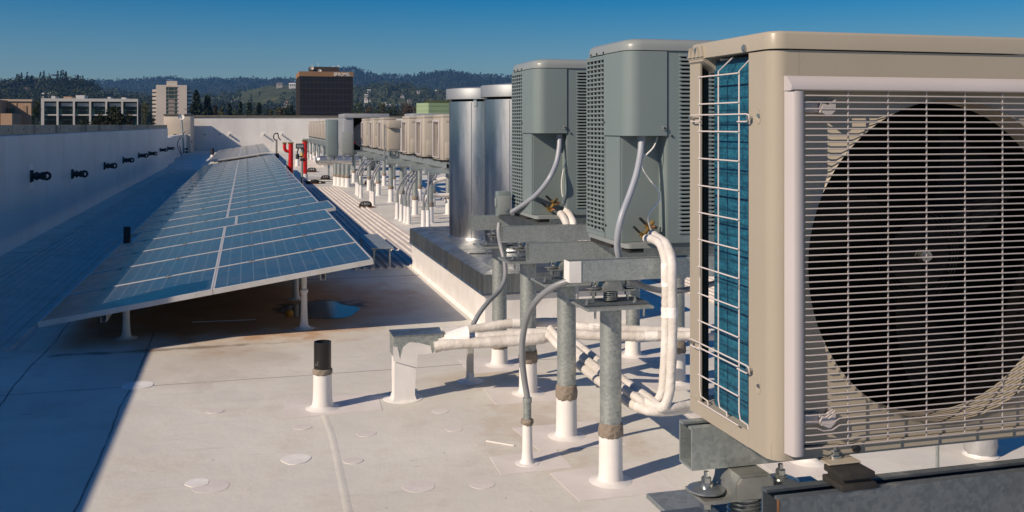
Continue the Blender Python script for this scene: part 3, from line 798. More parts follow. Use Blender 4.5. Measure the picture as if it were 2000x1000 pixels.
m = M(); m.lathe((hx, hy, 0), [(0.125, 0.0006), (0.123, 0.003), (0.06, 0.004)], 20); m.build('flashing_patch', PATCH, t)

def at_z(px, py, z): return at(px, py, Z=z)
def insulated(name, pts, r, label, cat='pipe', group='white insulated refrigerant lines', bands=()):
    t = thing(name, label, cat, pts[0], group)
    q = random.Random(int(pts[0][0]*991 + r*7777))
    fine = []
    P = [Vector(p) for p in pts]; Q = [P[0]*2 - P[1]] + P + [P[-1]*2 - P[-2]]
    for i in range(1, len(Q)-2):
        a, b, c, d = Q[i-1:i+3]; k = max(4, min(60, int((c-b).length / (0.016 if r < 0.036 else 0.05))))
        for j in range(k):
            u = j/k; fine.append(0.5 * ((2*b) + (c-a)*u + (2*a-5*b+4*c-d)*u*u + (3*b-a-3*c+d)*u**3))
    fine.append(P[-1])
    rad = [r * (1 + q.uniform(-0.055, 0.055) + (0.05 if i % 7 == 0 else 0)) for i in range(len(fine))]
    m = M(); m.tube(fine, rad, 12, False, True)
    for v in m.bm.verts: v.co += Vector((q.uniform(-1, 1), q.uniform(-1, 1), q.uniform(-1, 1))) * r * 0.022
    m.build('sleeve', INSUL, t, ang=70)
    for (a, b) in bands:
        m = M(); m.tube([a, b], r*1.10, 12, False); m.build('tape_band', TAPE, t)
    return t
zz = 0.385
L1 = [at(858, 668, Y=5.97), at(900, 662, Y=5.93), at(985, 655, Y=5.86), at(1075, 650, Y=5.80), at(1200, 657, Y=5.68), at(1400, 655, Y=5.50)]
L2 = [at(862, 650, Y=6.05), at(925, 643, Y=6.05), at(1000, 632, Y=6.02), at(1090, 630, Y=6.0), at(1150, 640, Y=5.85), at(1400, 636+16, Y=5.62)]
L3 = [at(850, 678, Y=5.93), at(880, 672, Y=5.90), at(960, 668, Y=5.83), at(1050, 662, Y=5.78), at(1120, 672, Y=5.5), at(1200, 720, Y=5.05)]
insulated('insulated_pipe', L1, 0.030, 'white insulated pipe from the hood running right along the bundle middle', bands=((L1[1], L1[1] + (L1[2]-L1[1])*0.4), (L1[3], L1[3] + (L1[4]-L1[3])*0.18), (L1[4] + (L1[5]-L1[4])*0.3, L1[4] + (L1[5]-L1[4])*0.42)))
insulated('insulated_pipe', L2, 0.030, 'white insulated pipe on top of the bundle leaving the hood', bands=((L2[2], L2[2] + (L2[3]-L2[2])*0.25), (L2[4], L2[4] + (L2[5]-L2[4])*0.15)))
insulated('insulated_pipe', L3[:4] + [at(1085, 652, Y=5.82)], 0.034, 'thick lowest white insulated pipe with writing leaving the hood')
# wrap at the hood mouth
t = thing('pipe_wrap', 'wrinkled white tape wrap where the pipes leave the hood', 'tape wrap', at(860, 660, Y=5.98))
m = M()
w0 = at(866, 668, Y=5.98); w1 = at(912, 655, Y=5.92)
m.loft([[w0 + Vector((0, c*0.085, s*0.055)) for c, s in [(math.cos(k*math.pi/8), math.sin(k*math.pi/8)) for k in range(16)]],
        [(w0+w1)/2 + Vector((0, c*0.080, s*0.060 + 0.006*((k*7) % 3 - 1))) for k, (c, s) in enumerate([(math.cos(k*math.pi/8), math.sin(k*math.pi/8)) for k in range(16)])],
        [w1 + Vector((0, c*0.072, s*0.062)) for c, s in [(math.cos(k*math.pi/8), math.sin(k*math.pi/8)) for k in range(16)]]])
m.build('wrap', TAPE, t, ang=60)
# diagonal bundle rising to the nearer grey condenser
def offs(pts, dx, dy, dz): return [Vector(p) + Vector((dx, dy, dz)) for p in pts]
B0 = [at(1076, 645, Y=5.80), at(1110, 672, Z=0.40), at(1150, 705, Z=0.40), at(1200, 745, Z=0.40), at(1245, 778, Z=0.40)]
up1 = [at(1272, 790, Y=4.27), at(1291, 770, Y=4.24), at(1297, 720, Y=4.24), at(1300, 640, Y=4.24), at(1301, 560, Y=4.24), at(1300, 515, Y=4.26), at(1291, 480, Y=4.32), at(1276, 468, Y=4.42), at(1262, 466, Y=4.50)]
up2 = [at(1292, 797, Y=4.20), at(1307, 770, Y=4.20), at(1311, 720, Y=4.20), at(1314, 640, Y=4.20), at(1313, 560, Y=4.20), at(1312, 510, Y=4.22), at(1303, 480, Y=4.30), at(1288, 467, Y=4.40), at(1274, 458, Y=4.50)]
insulated('insulated_pipe', B0 + up1, 0.021, 'left insulated pipe rising in a curve to the brass valves of the nearer grey condenser', bands=((up1[5], up1[4]), ((up1[3]*3+up1[4])/4, (up1[3]+up1[4])/2)))
insulated('insulated_pipe', offs(B0, 0.05, -0.015, 0.0) + up2, 0.023, 'right insulated pipe rising in a curve to the brass valves of the nearer grey condenser', bands=(((up2[3]*3+up2[4])/4, (up2[3]+up2[4])/2),))
B3 = [at(1072, 655, Y=5.74), at(1105, 690, Z=0.36), at(1150, 728, Z=0.36), at(1200, 765, Z=0.36), at(1250, 797, Z=0.36), at(1300, 803, Z=0.355), at(1345, 797, Z=0.35), at(1400, 790, Z=0.35)]
insulated('insulated_pipe', B3, 0.024, 'lower insulated pipe passing under the curve and on behind the beige condenser', bands=((B3[1], B3[1] + (B3[2]-B3[1])*0.3), (B3[4] + (B3[4]-B3[3])*-0.35, B3[4])))
insulated('insulated_pipe', offs(B3[:5], 0.02, 0.03, 0.035) + [at(1300, 795, Z=0.38), at(1400, 783, Z=0.38)], 0.020, 'thin inner insulated pipe of the diagonal bundle')
t = thing('pipe_bracket', 'small bent metal bracket clamping the diagonal white pipes', 'pipe bracket', at(1162, 740, Z=0.36))
m = M(); c = at(1163, 705, Z=0.42)
m.bar(c + Vector((0.02, 0, 0.0)), c + Vector((-0.03, -0.12, -0.11)), 0.02, 0.006); m.bar(c + Vector((0.02, 0, 0.0)), c + Vector((0.06, 0.03, 0.0)), 0.02, 0.006)
m.build('clamp', GBEAM, t)
# slim post below the bundle
p = at(918, 745, Z=0.0)
t = thing('bundle_post', 'slim grey post with white foot carrying the pipe bundle', 'pipe support', p)
m = M(); m.lathe(p, [(0.09, 0.001), (0.088, 0.004), (0.04, 0.008), (0.028, 0.03), (0.026, 0.06)], 14); m.build('boot', WHITEP, t)
m = M(); m.box(p.x-0.021, p.x+0.021, p.y-0.021, p.y+0.021, 0.01, 0.335, 0.003, 1); m.build('post', mat('pale_steel', (0.40, 0.40, 0.39), (0.5, 0.49, 0.47), 12, 0.5, 0.5), t)
m = M(); m.box(p.x-0.028, p.x+0.028, p.y-0.028, p.y+0.028, 0.30, 0.34, 0.004); m.build('sealant', SEAL, t)

# ------------------------------------------------------------------ grey conduits
p = at(1030, 905, Z=0.0)
t = thing('conduit', 'bent grey conduit rising from a slim white boot to the nearest beam', 'conduit', p, 'grey flexible conduits')
m = M(); m.lathe(p, [(0.062, 0.001), (0.06, 0.004), (0.04, 0.007), (0.030, 0.02), (0.026, 0.06), (0.0245, 0.20)], 20); m.build('boot', WHITEP, t)
m = M(); m.extr([(p.x-0.17, p.y-0.13), (p.x+0.2, p.y-0.12), (p.x+0.2, p.y+0.15), (p.x-0.16, p.y+0.14)], 'z', 0.0006, 0.0024); m.build('flashing_sheet', PATCHF, t)
m = M(); m.lathe(p, [(0.025, 0.195), (0.032, 0.203), (0.030, 0.220), (0.02, 0.226)], 16, wob=0.004, rnd=rnd); m.build('sealant', SEAL, t, ang=80)
m = M(); m.lathe(p, [(0.020, 0.222), (0.020, 0.305), (0.023, 0.306), (0.023, 0.33), (0.019, 0.332)], 16); m.build('coupling', GPIPE, t)
m = M(); m.tube([p + Vector((0, 0, 0.33)), at(1024, 740, Y=4.69), at(1020, 700, Y=4.67), at(1021, 660, Y=4.64), at(1030, 620, Y=4.58), at(1048, 587, Y=4.50), at(1078, 562, Y=4.42), at(1112, 548, Y=4.37), at(1140, 541, Y=4.36), at(1185, 536, Y=4.46), at(1228, 546, Y=4.55), at(1262, 561, Y=4.62), at(1310, 569, Y=4.66), at(1360, 562, Y=4.7), at(1400, 552, Y=4.75)], 0.0155, 12); m.build('tube', CONDUIT, t)
c0 = at(924, 634, Y=6.12)
t = thing('conduit', 'wavy grey conduit rising from the pipe bundle to the switch box', 'conduit', c0, 'grey flexible conduits')
m = M(); m.tube([c0, at(936, 612, Y=6.15), at(955, 588, Y=6.2), at(975, 568, Y=6.28), at(986, 545, Y=6.35), at(986, 515, Y=6.42), at(978, 480, Y=6.5), at(974, 455, Y=6.57), at(975, 436, Y=6.60)], 0.016, 12); m.build('tube', CONDUIT, t)
bx = at(982, 412, Y=6.60)
t = thing('switch_box', 'small grey electrical disconnect box on the fourth beam', 'switch box', (bx.x, bx.y, 1.06))
m = M(); m.box(bx.x-0.048, bx.x+0.048, bx.y-0.04, bx.y+0.03, 1.0615, 1.235, 0.006); m.build('box', HPGREY, t)
m = M(); m.box(bx.x-0.043, bx.x+0.043, bx.y-0.052, bx.y-0.0415, 1.075, 1.205, 0.004); m.build('door', HPTOP, t)
m = M(); m.cyl((bx.x+0.01, bx.y-0.053, 1.11), (bx.x+0.01, bx.y-0.058, 1.11), 0.018, n=16); m.cyl((bx.x+0.01, bx.y-0.0575, 1.11), (bx.x+0.01, bx.y-0.061, 1.11), 0.010, n=16); m.build('knockout', HPGREY, t)
m = M(); m.box(bx.x-0.058, bx.x-0.0485, bx.y-0.03, bx.y+0.01, 1.13, 1.19, 0.003); m.build('hasp', HPTOP, t)
# ------------------------------------------------------------------ grey upright condensers
def make_heat_pump():
    W, D, H = 0.80, 0.60, 1.04
    t = thing('heat_pump', '', 'heat pump', (0, 0, 0), 'grey upright condensers')
    def arc_plan(x0, x1, y0, y1, r): return rrect(x0, x1, y0, y1, r, 6)
    m = M(); m.loft([[(a, b, 0.0) for a, b in arc_plan(0.004, W-0.004, 0.02, D, 0.03)], [(a, b, 0.022) for a, b in arc_plan(0.004, W-0.004, 0.02, D, 0.03)]]); m.build('base_pan', HPTOP, t)
    m = M()
    lo = lambda e, z: [(a, b, z) for a, b in arc_plan(e, W-e, e, D-e, 0.085 - e*0.5)]
    m.loft([lo(-0.007, 0.988), lo(-0.007, 1.012), lo(-0.001, 1.030), lo(0.018, 1.043), lo(0.06, 1.050)]); m.build('top_cover', HPTOP, t, ang=50)
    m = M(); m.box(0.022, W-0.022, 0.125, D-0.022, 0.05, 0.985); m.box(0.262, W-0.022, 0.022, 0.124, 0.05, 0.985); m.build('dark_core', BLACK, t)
    # left louvred panel with stamped hoods
    y0, y1 = 0.315, 0.597
    m = M(); n = 38; z0, z1 = 0.055, 0.965
    cols = 5; cw = (y1 - y0) / cols
    for c in range(cols + 1):
        a = y0 + c*cw - (0.006 if 0 < c < cols else (0.0 if c == 0 else 0.012)); b = a + 0.012
        m.box(0.0, 0.006, a, b, 0.024, 0.985)
    pz = (z1 - z0) / n
    for k in range(n + 1):
        zc = z0 + k*pz
        m.extr([(0.0008, zc-0.0052), (0.0008, zc+0.0052), (-0.0028, zc+0.0025), (-0.0040, zc-0.0035), (-0.002, zc-0.0056)], 'y', y0+0.011, y1-0.011)
    m.box(0.0005, 0.0062, y0, y1, 0.024, z0-0.006); m.box(0.0005, 0.0062, y0, y1, z1+0.006, 0.985)
    m.build('louver_panel', HPGREY, t)
    # front louvred panel, long slots
    m = M(); x0, x1 = 0.262, W-0.004; n = 44; z0, z1 = 0.075, 0.965; pz = (z1-z0)/n
    for x in (x0, x0 + 0.165, x0 + 0.33, x1-0.03): m.box(x, x+0.03, 0.0, 0.006, 0.024, 0.985)
    for k in range(n + 1):
        zc = z0 + k*pz
        m.extr([(0.0008, zc-0.0055), (0.0008, zc+0.0055), (-0.0045, zc+0.003), (-0.0065, zc-0.0035), (-0.003, zc-0.0058)], 'x', x0+0.016, x1-0.015)
    m.box(x0, x1, 0.0005, 0.0062, 0.024, z0-0.005); m.box(x0, x1, 0.0005, 0.0062, z1+0.005, 0.985)
    m.build('front_louver', HPGREY, t)
    m = M(); m.box(W-0.008, W-0.0005, 0.01, D-0.005, 0.047, 0.985); m.build('right_panel', HPGREY, t)
    m = M(); m.box(0.008, W-0.01, D-0.008, D-0.001, 0.047, 0.985); m.build('back_panel', HPGREY, t)
    # lower left strip and recessed service panel
    m = M(); m.box(0.003, 0.012, 0.108, 0.3135, 0.024, 0.575); m.build('corner_panel', HPGREY, t)
    m = M(); m.box(0.0125, 0.212, 0.100, 0.112, 0.024, 0.575); m.build('service_panel', HPGREY, t)
    m = M(); m.box(0.2125, 0.218, 0.004, 0.112, 0.024, 0.985); m.box(0.218, 0.2615, 0.0, 0.010, 0.024, 0.985); m.build('post', HPGREY, t)
    # electrical cover wrapping the corner
    r = 0.075; pl = [(0.0, 0.3125), (-0.006, 0.3125)]
    for k in range(9):
        a = R(180 + 90*k/8); pl.append((-0.006 + r + r*math.cos(a), -0.006 + r + r*math.sin(a)))
    pl += [(0.2105, -0.006), (0.2105, 0.099), (0.006, 0.099+0.2)]
    m = M(); m.extr(pl, 'z', 0.562, 0.984); m.build('electrical_cover', HPGREY, t, ang=25)
    m = M(); m.cyl((0.195, -0.0062, 0.60), (0.195, -0.011, 0.60), 0.012, n=16); m.build('lock_ring', HPTOP, t)
    for (p, q) in (((0.195, -0.011, 0.60), (0.195, -0.015, 0.60)), ((0.239, -0.0005, 0.56), (0.239, -0.006, 0.56)), ((0.0025, 0.298, 0.57), (-0.003, 0.298, 0.57)), ((-0.0065, 0.300, 0.63), (-0.010, 0.300, 0.63)), ((0.0025, 0.298, 0.09), (-0.004, 0.298, 0.09)), ((-0.0005, 0.45, 0.06), (-0.004, 0.45, 0.06)), ((-0.0005, 0.32, 0.06), (-0.004, 0.32, 0.06)), ((-0.0075, 0.50, 0.995), (-0.012, 0.50, 0.995)), ((-0.0075, 0.41, 0.995), (-0.012, 0.41, 0.995)), ((-0.0075, 0.31, 0.995), (-0.012, 0.31, 0.995))):
        m = M(); m.cyl(p, q, 0.0055, n=8); m.build('screw', BLKPL, t)
    for (a, b, c, d) in ((0.01, 0.06, 0.25, 0.56), (W-0.06, W-0.01, 0.05, 0.56), (0.02, 0.1, 0.03, 0.12)):
        m = M(); m.box(a, b, c, d, -0.022, -0.001); m.build('rubber_foot', RUBBER, t)
    # brass service valves
    for (x, z, s) in ((0.145, 0.100, 0.85), (0.112, 0.058, 0.7)):
        m = M(); m.cyl((x, 0.0995, z), (x, 0.05, z), 0.011*s, n=10); m.cyl((x-0.012, 0.058, z-0.012), (x+0.02, 0.058, z+0.03), 0.0125*s, n=8); m.tube([(x, 0.06, z), (x-0.02, 0.045, z+0.015), (x-0.035, 0.04, z+0.025)], 0.008*s, 8); m.box(x-0.013, x+0.013, 0.045, 0.07, z-0.013, z+0.013, 0.003)
        v = m.build('service_valve', BRASS, t)
        m = M(); m.cyl((x-0.03, 0.042, z+0.02), (x-0.065, 0.032, z+0.05), 0.009*s, n=10); m.build('cap', BLKPL, v)
        m = M(); m.cyl((x+0.008, 0.052, z+0.004), (x+0.03, 0.035, z-0.002), 0.009*s, n=8); m.build('copper_stub', COPPER, v)
    return t
ZT = ZB + 0.098 + 0.024
hp = make_heat_pump()
hp.location = (1.82, 4.49, ZT)
hp['label'] = 'nearer grey louvred upright condenser, just left of the beige condenser'
dup(hp, (1.82, 6.06, ZT), 'farther grey louvred upright condenser, between the ducts and the nearer grey one')
def hp_lines(oy, conduit_pts, cable_pts, lb1, lb2):
    t = thing('conduit', lb1, 'conduit', conduit_pts[0], 'pale blue grey conduits')
    m = M(); m.tube(conduit_pts, 0.0165, 14, sub=8); m.build('tube', BLUECOND, t)
    m = M(); p = conduit_pts[0]; m.cyl(p + Vector((0, 0, 0.012)), p + Vector((0, 0, -0.018)), 0.022, n=12); m.cyl(p + Vector((0, 0, -0.018)), p + Vector((0, 0, -0.034)), 0.0195, n=16); m.build('connector', CONDUIT, t)
    t = thing('cable', lb2, 'cable', cable_pts[0], 'thin white control cables')
    m = M(); m.tube(cable_pts, 0.0036, 8, sub=8); o = m.build('wire', TAPE, t)
hp_lines(0, [at(1253, 268, Y=4.53), at(1251, 300, Y=4.50), at(1243, 340, Y=4.46), at(1230, 380, Y=4.43), at(1215, 420, Y=4.40), at(1207, 455, Y=4.40), at(1206, 485, Y=4.42), at(1212, 515, Y=4.44)],
         [at(1284, 268, Y=4.53), at(1276, 288, Y=4.50), at(1256, 310, Y=4.50), at(1256, 330, Y=4.52), at(1270, 352, Y=4.54), at(1286, 372, Y=4.53), at(1288, 390, Y=4.51), at(1272, 412, Y=4.50), at(1266, 425, Y=4.50), at(1270, 445, Y=4.51), at(1277, 458, Y=4.52)],
         'pale conduit curving down the front of the nearer grey condenser', 'thin white cable looping down the front of the nearer grey condenser')
hp_lines(0, [at(1093, 266, Y=6.10), at(1092, 290, Y=6.07), at(1086, 320, Y=6.04), at(1072, 350, Y=6.0), at(1050, 378, Y=6.1), at(1025, 398, Y=6.3), at(1000, 414, Y=6.55)],
         [at(1121, 266, Y=6.10), at(1117, 285, Y=6.08), at(1106, 310, Y=6.08), at(1098, 345, Y=6.10), at(1097, 370, Y=6.10), at(1101, 395, Y=6.1), at(1103, 408, Y=6.11)],
         'pale conduit from the farther grey condenser down to the switch box', 'thin white cable down the front of the farther grey condenser')
for (pts, lb) in (([at(1095, 418, Y=6.08), at(1100, 424, Y=6.02), at(1107, 440, Y=5.98), at(1110, 470, Y=5.97), at(1112, 520, Y=5.97), at(1114, 600, Y=5.97)], 'left insulated pipe dropping from the farther grey condenser'),
                  ([at(1106, 412, Y=6.09), at(1114, 422, Y=6.02), at(1121, 440, Y=5.96), at(1122, 470, Y=5.95), at(1123, 520, Y=5.95), at(1123, 600, Y=5.95)], 'right insulated pipe dropping from the farther grey condenser')):
    insulated('insulated_pipe', pts, 0.024, lb)

# ------------------------------------------------------------------ the beige condenser in the foreground
def make_near_split(X0, Y0, Z0):
    W, D, H = 0.90, 0.345, 0.796
    t = thing('mini_split_condenser', 'large beige condenser with grille, blue coil and wire side guard in the right foreground', 'condenser', (X0, Y0, Z0))
    def T(m):
        for v in m.bm.verts: v.co = Vector((v.co.x + X0, v.co.y + Y0, v.co.z + Z0))
        return m
    # lid with a soft edge
    m = M()
    lp = lambda e, z, r: [(a, b, z) for a, b in rrect(-0.004+e, W+0.004-e, -0.004+e, D+0.004-e, r, 6)]
    m.loft([lp(0, 0.763, 0.030), lp(0, 0.790, 0.030), lp(0.002, 0.7945, 0.028), lp(0.006, 0.796, 0.025)]); T(m).build('top_cover', BEIGE, t, ang=50)
    # front panel: wraps the left corner, opening for the grille
    def corner(x0, x1, y0, y1, z0, z1, r=0.029):
        pl = [(x0, y1)] + [(x0 + r + r*math.cos(R(180 + 90*k/8)), y0 + r + r*math.sin(R(180 + 90*k/8))) for k in range(9)] + [(x1, y0), (x1, y0+0.012), (x0+r, y0+0.012), (x0+0.012, y0+r), (x0+0.012, y1)]
        m = M(); m.extr(pl, 'z', z0, z1); return m
    m = corner(0, 0.055, 0, 0.088, 0.001, 0.7605)
    m.box(0.0555, W, 0.0, 0.012, 0.695, 0.7605); m.box(0.0555, W, 0.0, 0.012, 0.001, 0.022); m.box(0.74, W, 0.0, 0.012, 0.0225, 0.6945)
    T(m).build('front_panel', BEIGE, t, ang=40)
    m = M(); m.box(W-0.004, W, 0.0125, D, 0.0, 0.7605); T(m).build('right_panel', BEIGE, t)
    # rear corner post
    m = M(); m.box(0.0, 0.004, D-0.050, D, 0.0325, 0.7605); m.box(0.0045, 0.030, D-0.004, D, 0.0325, 0.7605); T(m).build('rear_post', BEIGE, t)
    m = M(); m.box(0.0045, W-0.005, 0.0125, D-0.0045, 0.002, 0.030); m.box(0.0, 0.0042, 0.0885, D, 0.0, 0.032); T(m).build('base_pan', BEIGE, t)
    # coil, seen through the open side, bent round to the back
    m = M(); m.extr([(0.020, 0.030), (0.020, 0.262), (0.024, 0.278), (0.036, 0.292), (0.058, 0.300), (W-0.1, 0.300), (W-0.1, 0.280), (0.062, 0.280), (0.048, 0.268), (0.044, 0.250), (0.044, 0.030)], 'z', 0.031, 0.756); T(m).build('coil', COIL, t)
    m = M(); m.box(0.014, 0.026, 0.308, 0.336, 0.031, 0.757); T(m).build('inner_post', BLKPL, t)
    for z in (0.10, 0.2, 0.3, 0.41, 0.52):
        m = M(); m.cyl((0.0138, 0.322, z), (0.0110, 0.322, z), 0.0035, n=8); T(m).build('screw', ZINC, t)
    # handle moulding at the rear top of the side
    m = M()
    for k in range(4):
        y = 0.268 + k*0.0185
        m.extr([(y, 0.766), (y+0.015, 0.766), (y+0.006, 0.788)], 'x', -0.0095, -0.0038)
    m.box(-0.0065, -0.0005, 0.262, 0.342, 0.7615, 0.7655, 0.001, 1)
    m.loft([[(-0.0055, 0.264, 0.7612), (0.030, 0.264, 0.728), (0.030, 0.264, 0.7612)], [(-0.0055, 0.271, 0.7612), (0.030, 0.271, 0.728), (0.030, 0.271, 0.7612)]])
    m.loft([[(-0.0050, 0.2712, 0.7612), (-0.0050, 0.340, 0.7612), (-0.0050, 0.340, 0.7570), (-0.0050, 0.2712, 0.7570)], [(0.030, 0.2712, 0.737), (0.030, 0.340, 0.737), (0.030, 0.340, 0.733), (0.030, 0.2712, 0.733)]])
    T(m).build('handle', BEIGE, t)
    for (y, z) in ((0.338, 0.772), (0.300, 0.780), (0.095, 0.770)):
        m = M(); m.cyl((-0.0042, y, z), (-0.0075, y, z), 0.0075, n=16); m.cyl((-0.0075, y, z), (-0.010, y, z), 0.0045, n=6); T(m).build('screw', ZINC, t)
    # dimples with a screw on the rounded corner
    for z in (0.640, 0.130):
        m = M(); m.lathe((0, 0, 0), [(0.0008, 0.0), (0.005, 0.0001), (0.0085, 0.0005), (0.0100, 0.0009), (0.0112, 0.0002)], 20, caps=False)
        for v in m.bm.verts: v.co = Vector((-v.co.z - 0.0002, 0.050 + v.co.x*0.8, z + v.co.y*1.5))
        d = T(m).build('dimple', BEIGE, t)
        m = M(); m.cyl((-0.0005, 0.048, z), (-0.0038, 0.047, z), 0.0036, n=10); T(m).build('screw', ZINC, d)
    # wire guard over the coil
    m = M(); gx = -0.007; r = 0.0015
    ys = (0.283, 0.199, 0.113)
    hz = [0.723 - 0.0572*k for k in range(13)]
    for i, y in enumerate(ys):
        if i: m.tube([(gx, y, 0.3), (gx, y, 0.735 - 0.004*i), (0.008, y-0.034, 0.758)], r, 6, False)
        else: m.tube([(gx, y, 0.3), (gx, y, hz[0]+0.002)], r, 6, False)
        m.tube([(gx, y, 0.32), (gx, y, 0.062), (gx+0.001, y-0.003, 0.048), (0.004, y-0.014, 0.040), (0.004, y-0.016, 0.032)], r, 6, False)
    for z in hz: m.tube([(gx-0.003, ys[2]-0.002, z), (gx-0.003, ys[0]+0.002, z)], r, 6, False)
    for z in (0.640, 0.158):
        m.tube([(gx-0.003, 0.069, z-0.006), (gx-0.003, 0.069, z+0.001), (gx-0.003, 0.080, z+0.003), (gx-0.003, 0.318, z+0.003), (gx-0.003, 0.325, z), (gx-0.003, 0.325, z-0.006), (gx-0.003, 0.318, z-0.0105), (gx-0.003, ys[0]-0.006, z-0.0105)], r, 6, False)
        m.tube([(gx-0.003, ys[2]+0.002, z-0.0115), (gx-0.003, 0.078, z-0.0115), (gx-0.003, 0.069, z-0.006)], r, 6, False)
    T(m).build('coil_guard', PINKWIRE, t)
    for z in (0.636, 0.154):
        for y in (0.073, 0.322):
            m = M(); m.cyl((0.0, y, z), (-0.0085, y, z), 0.0028, n=8); m.cyl((-0.0085, y, z), (-0.0125, y, z), 0.0048, n=10); T(m).build('guard_screw', ZINC, t)
    # recessed fan plate with a round opening
    cx, cz, fr = 0.387, 0.358, 0.313
    gx0, gx1, gz0, gz1 = 0.0555, 0.7395, 0.0225, 0.6945
    yp = 0.006
    n = 72
    m = M(); outer, ring, lip = [], [], []
    for k in range(n):
        a = 2*math.pi*k/n; c, s = math.cos(a), math.sin(a)
        sc = min((gx1-cx)/c if c > 1e-6 else ((gx0-cx)/c if c < -1e-6 else 1e9), (gz1-cz)/s if s > 1e-6 else ((gz0-cz)/s if s < -1e-6 else 1e9))
        outer.append((cx + c*sc, yp, cz + s*sc)); ring.append((cx + c*fr*1.02, yp, cz + s*fr*1.02)); lip.append((cx + c*fr, yp-0.006, cz + s*fr))
    deep = [(cx + (p[0]-cx)*0.985, yp+0.05, cz + (p[2]-cz)*0.985) for p in lip]
    m.loft([outer, ring, lip, deep], False, False)
    T(m).build('fan_plate', BEIGE, t, ang=60)
    m = M(); m.loft([[(cx + (p[0]-cx)*1.03, yp+0.045, cz + (p[2]-cz)*1.03) for p in lip], [(cx + (p[0]-cx)*1.03, 0.235, cz + (p[2]-cz)*1.03) for p in lip]], False, True); T(m).build('fan_chamber', FANBLK, t)
    # fan: three swept blades on a hub
    m = M()
    for b in range(3):
        secs = []
        for j in range(8):
            rr = 0.06 + j*(0.275-0.06)/7; a0 = 2*math.pi*b/3 + 0.5*j/7
            row = []
            for q, (da, dy) in enumerate(((0.0, 0.0), (0.35, 0.018), (0.75, 0.045), (0.75, 0.048), (0.35, 0.021), (0.0, 0.003))):
                row.append((cx + rr*math.cos(a0+da), 0.10 + dy, cz + rr*math.sin(a0+da)))
            secs.append(row)
        m.loft(secs)
    T(m).build('fan_blade', FANBLK, t)
    m = M()
    for rr in (0.075, 0.082, 0.089, 0.096):
        m.tube([(cx + rr*math.cos(a), 0.094, cz + rr*math.sin(a)) for a in [k*2*math.pi/40 for k in range(41)]], 0.0016, 6, False)
    m.cyl((cx, 0.09, cz), (cx, 0.15, cz), 0.07, n=28); T(m).build('fan_hub', FANBLK, t, ang=25)
    m = M(); m.cyl((cx, 0.068, cz), (cx, 0.09, cz), 0.012, n=12); m.cyl((cx, 0.060, cz), (cx, 0.068, cz), 0.008, n=6); T(m).build('hub_nut', ZINC, t)
    # grey plastic grille frame standing proud of the panel
    m = M()
    fx0, fx1, fz0, fz1 = 0.024, 0.762, 0.016, 0.713; fy = -0.026; bw = 0.027; bt = 0.028
    m.extr([(fx0, -0.0005), (fx0+0.003, fy+0.004), (fx0+0.008, fy), (fx0+bw-0.004, fy), (fx0+bw, fy+0.004), (fx0+bw, -0.0005)], 'z', fz0, fz1-bt-0.0006)
    m.extr([(fx1, -0.0005), (fx1-0.003, fy+0.004), (fx1-0.008, fy), (fx1-bw+0.004, fy), (fx1-bw, fy+0.004), (fx1-bw, -0.0005)], 'z', fz0, fz1-bt-0.0006)
    m.extr([(-0.0005, fz1), (fy*0.45, fz1-0.002), (fy-0.001, fz1-0.018), (fy-0.001, fz1-bt+0.002), (fy+0.004, fz1-bt), (-0.0005, fz1-bt)], 'x', fx0-0.001, fx1+0.001)
    T(m).build('grille_frame', GREYPL, t, ang=50)
    # wire grille
    m = M(); a, b = fx0 + bw - 0.004, fx1 - bw + 0.004
    nb = 54; z0, z1 = 0.028, 0.676
    for k in range(nb):
        z = z0 + (z1 - z0)*k/(nb-1)
        yw = fy + 0.002
        if k in (3, 4): m.tube([(a, yw+0.004, z), (a+0.03, yw, z), (a+0.043, yw, z-0.006), (a+0.062, yw, z-0.006), (a+0.078, yw, z+0.002), (b, yw, z+0.002)], 0.0014, 6, False)
        else: m.tube([(a, yw+0.005, z), (a+0.014, yw, z), (b-0.014, yw, z), (b, yw+0.005, z)], 0.0014, 6, False)
    for x in (0.145, 0.231, 0.316, 0.403, 0.490, 0.576, 0.662): m.tube([(x, fy+0.005, z0-0.004), (x, fy+0.005, z1+0.01)], 0.0016, 6, False)
    T(m).build('grille', WIRE, t, ang=60)
    # clips of the grille
    for (x, z) in ((0.088, 0.075), (0.088, 0.655)):
        m = M(); m.box(x-0.024, x+0.006, -0.004, 0.005, z-0.010, z+0.010, 0.002); m.extr([(x+0.0055, z-0.010), (x+0.0055, z+0.010), (x+0.020, z+0.002), (x+0.034, z+0.016), (x+0.034, z-0.006), (x+0.020, z-0.018)], 'y', -0.016, 0.002); T(m).build('grille_clip', GREYPL, t)
    m = M(); m.cyl((0.175, 0.0, 0.012), (0.175, -0.006, 0.012), 0.008, n=10); T(m).build('drain_plug', BLKPL, t)
    # feet
    for (x, y) in ((0.13, 0.0), (0.13, D), (0.75, 0.0), (0.75, D)):
        s = -1 if y == 0 else 1
        yy = y - 0.004 if s < 0 else y - 0.025
        m = M(); m.box(x-0.034, x+0.034, yy - 0.03, yy + 0.045, -0.0035, -0.0004, 0.001, 1); f = T(m).build('foot', BEIGE, t)
        m = M(); m.cyl((x, yy+0.004, 0.0), (x, yy+0.004, 0.0035), 0.014, n=16); m.cyl((x, yy+0.004, 0.0035), (x, yy+0.004, 0.011), 0.010, n=6); m.cyl((x, yy+0.004, 0.011), (x, yy+0.004, 0.02), 0.0055, n=8); T(m).build('bolt', ZINC, f)
    return t
ZS = 1.078
make_near_split(0.935, 1.600, ZS)
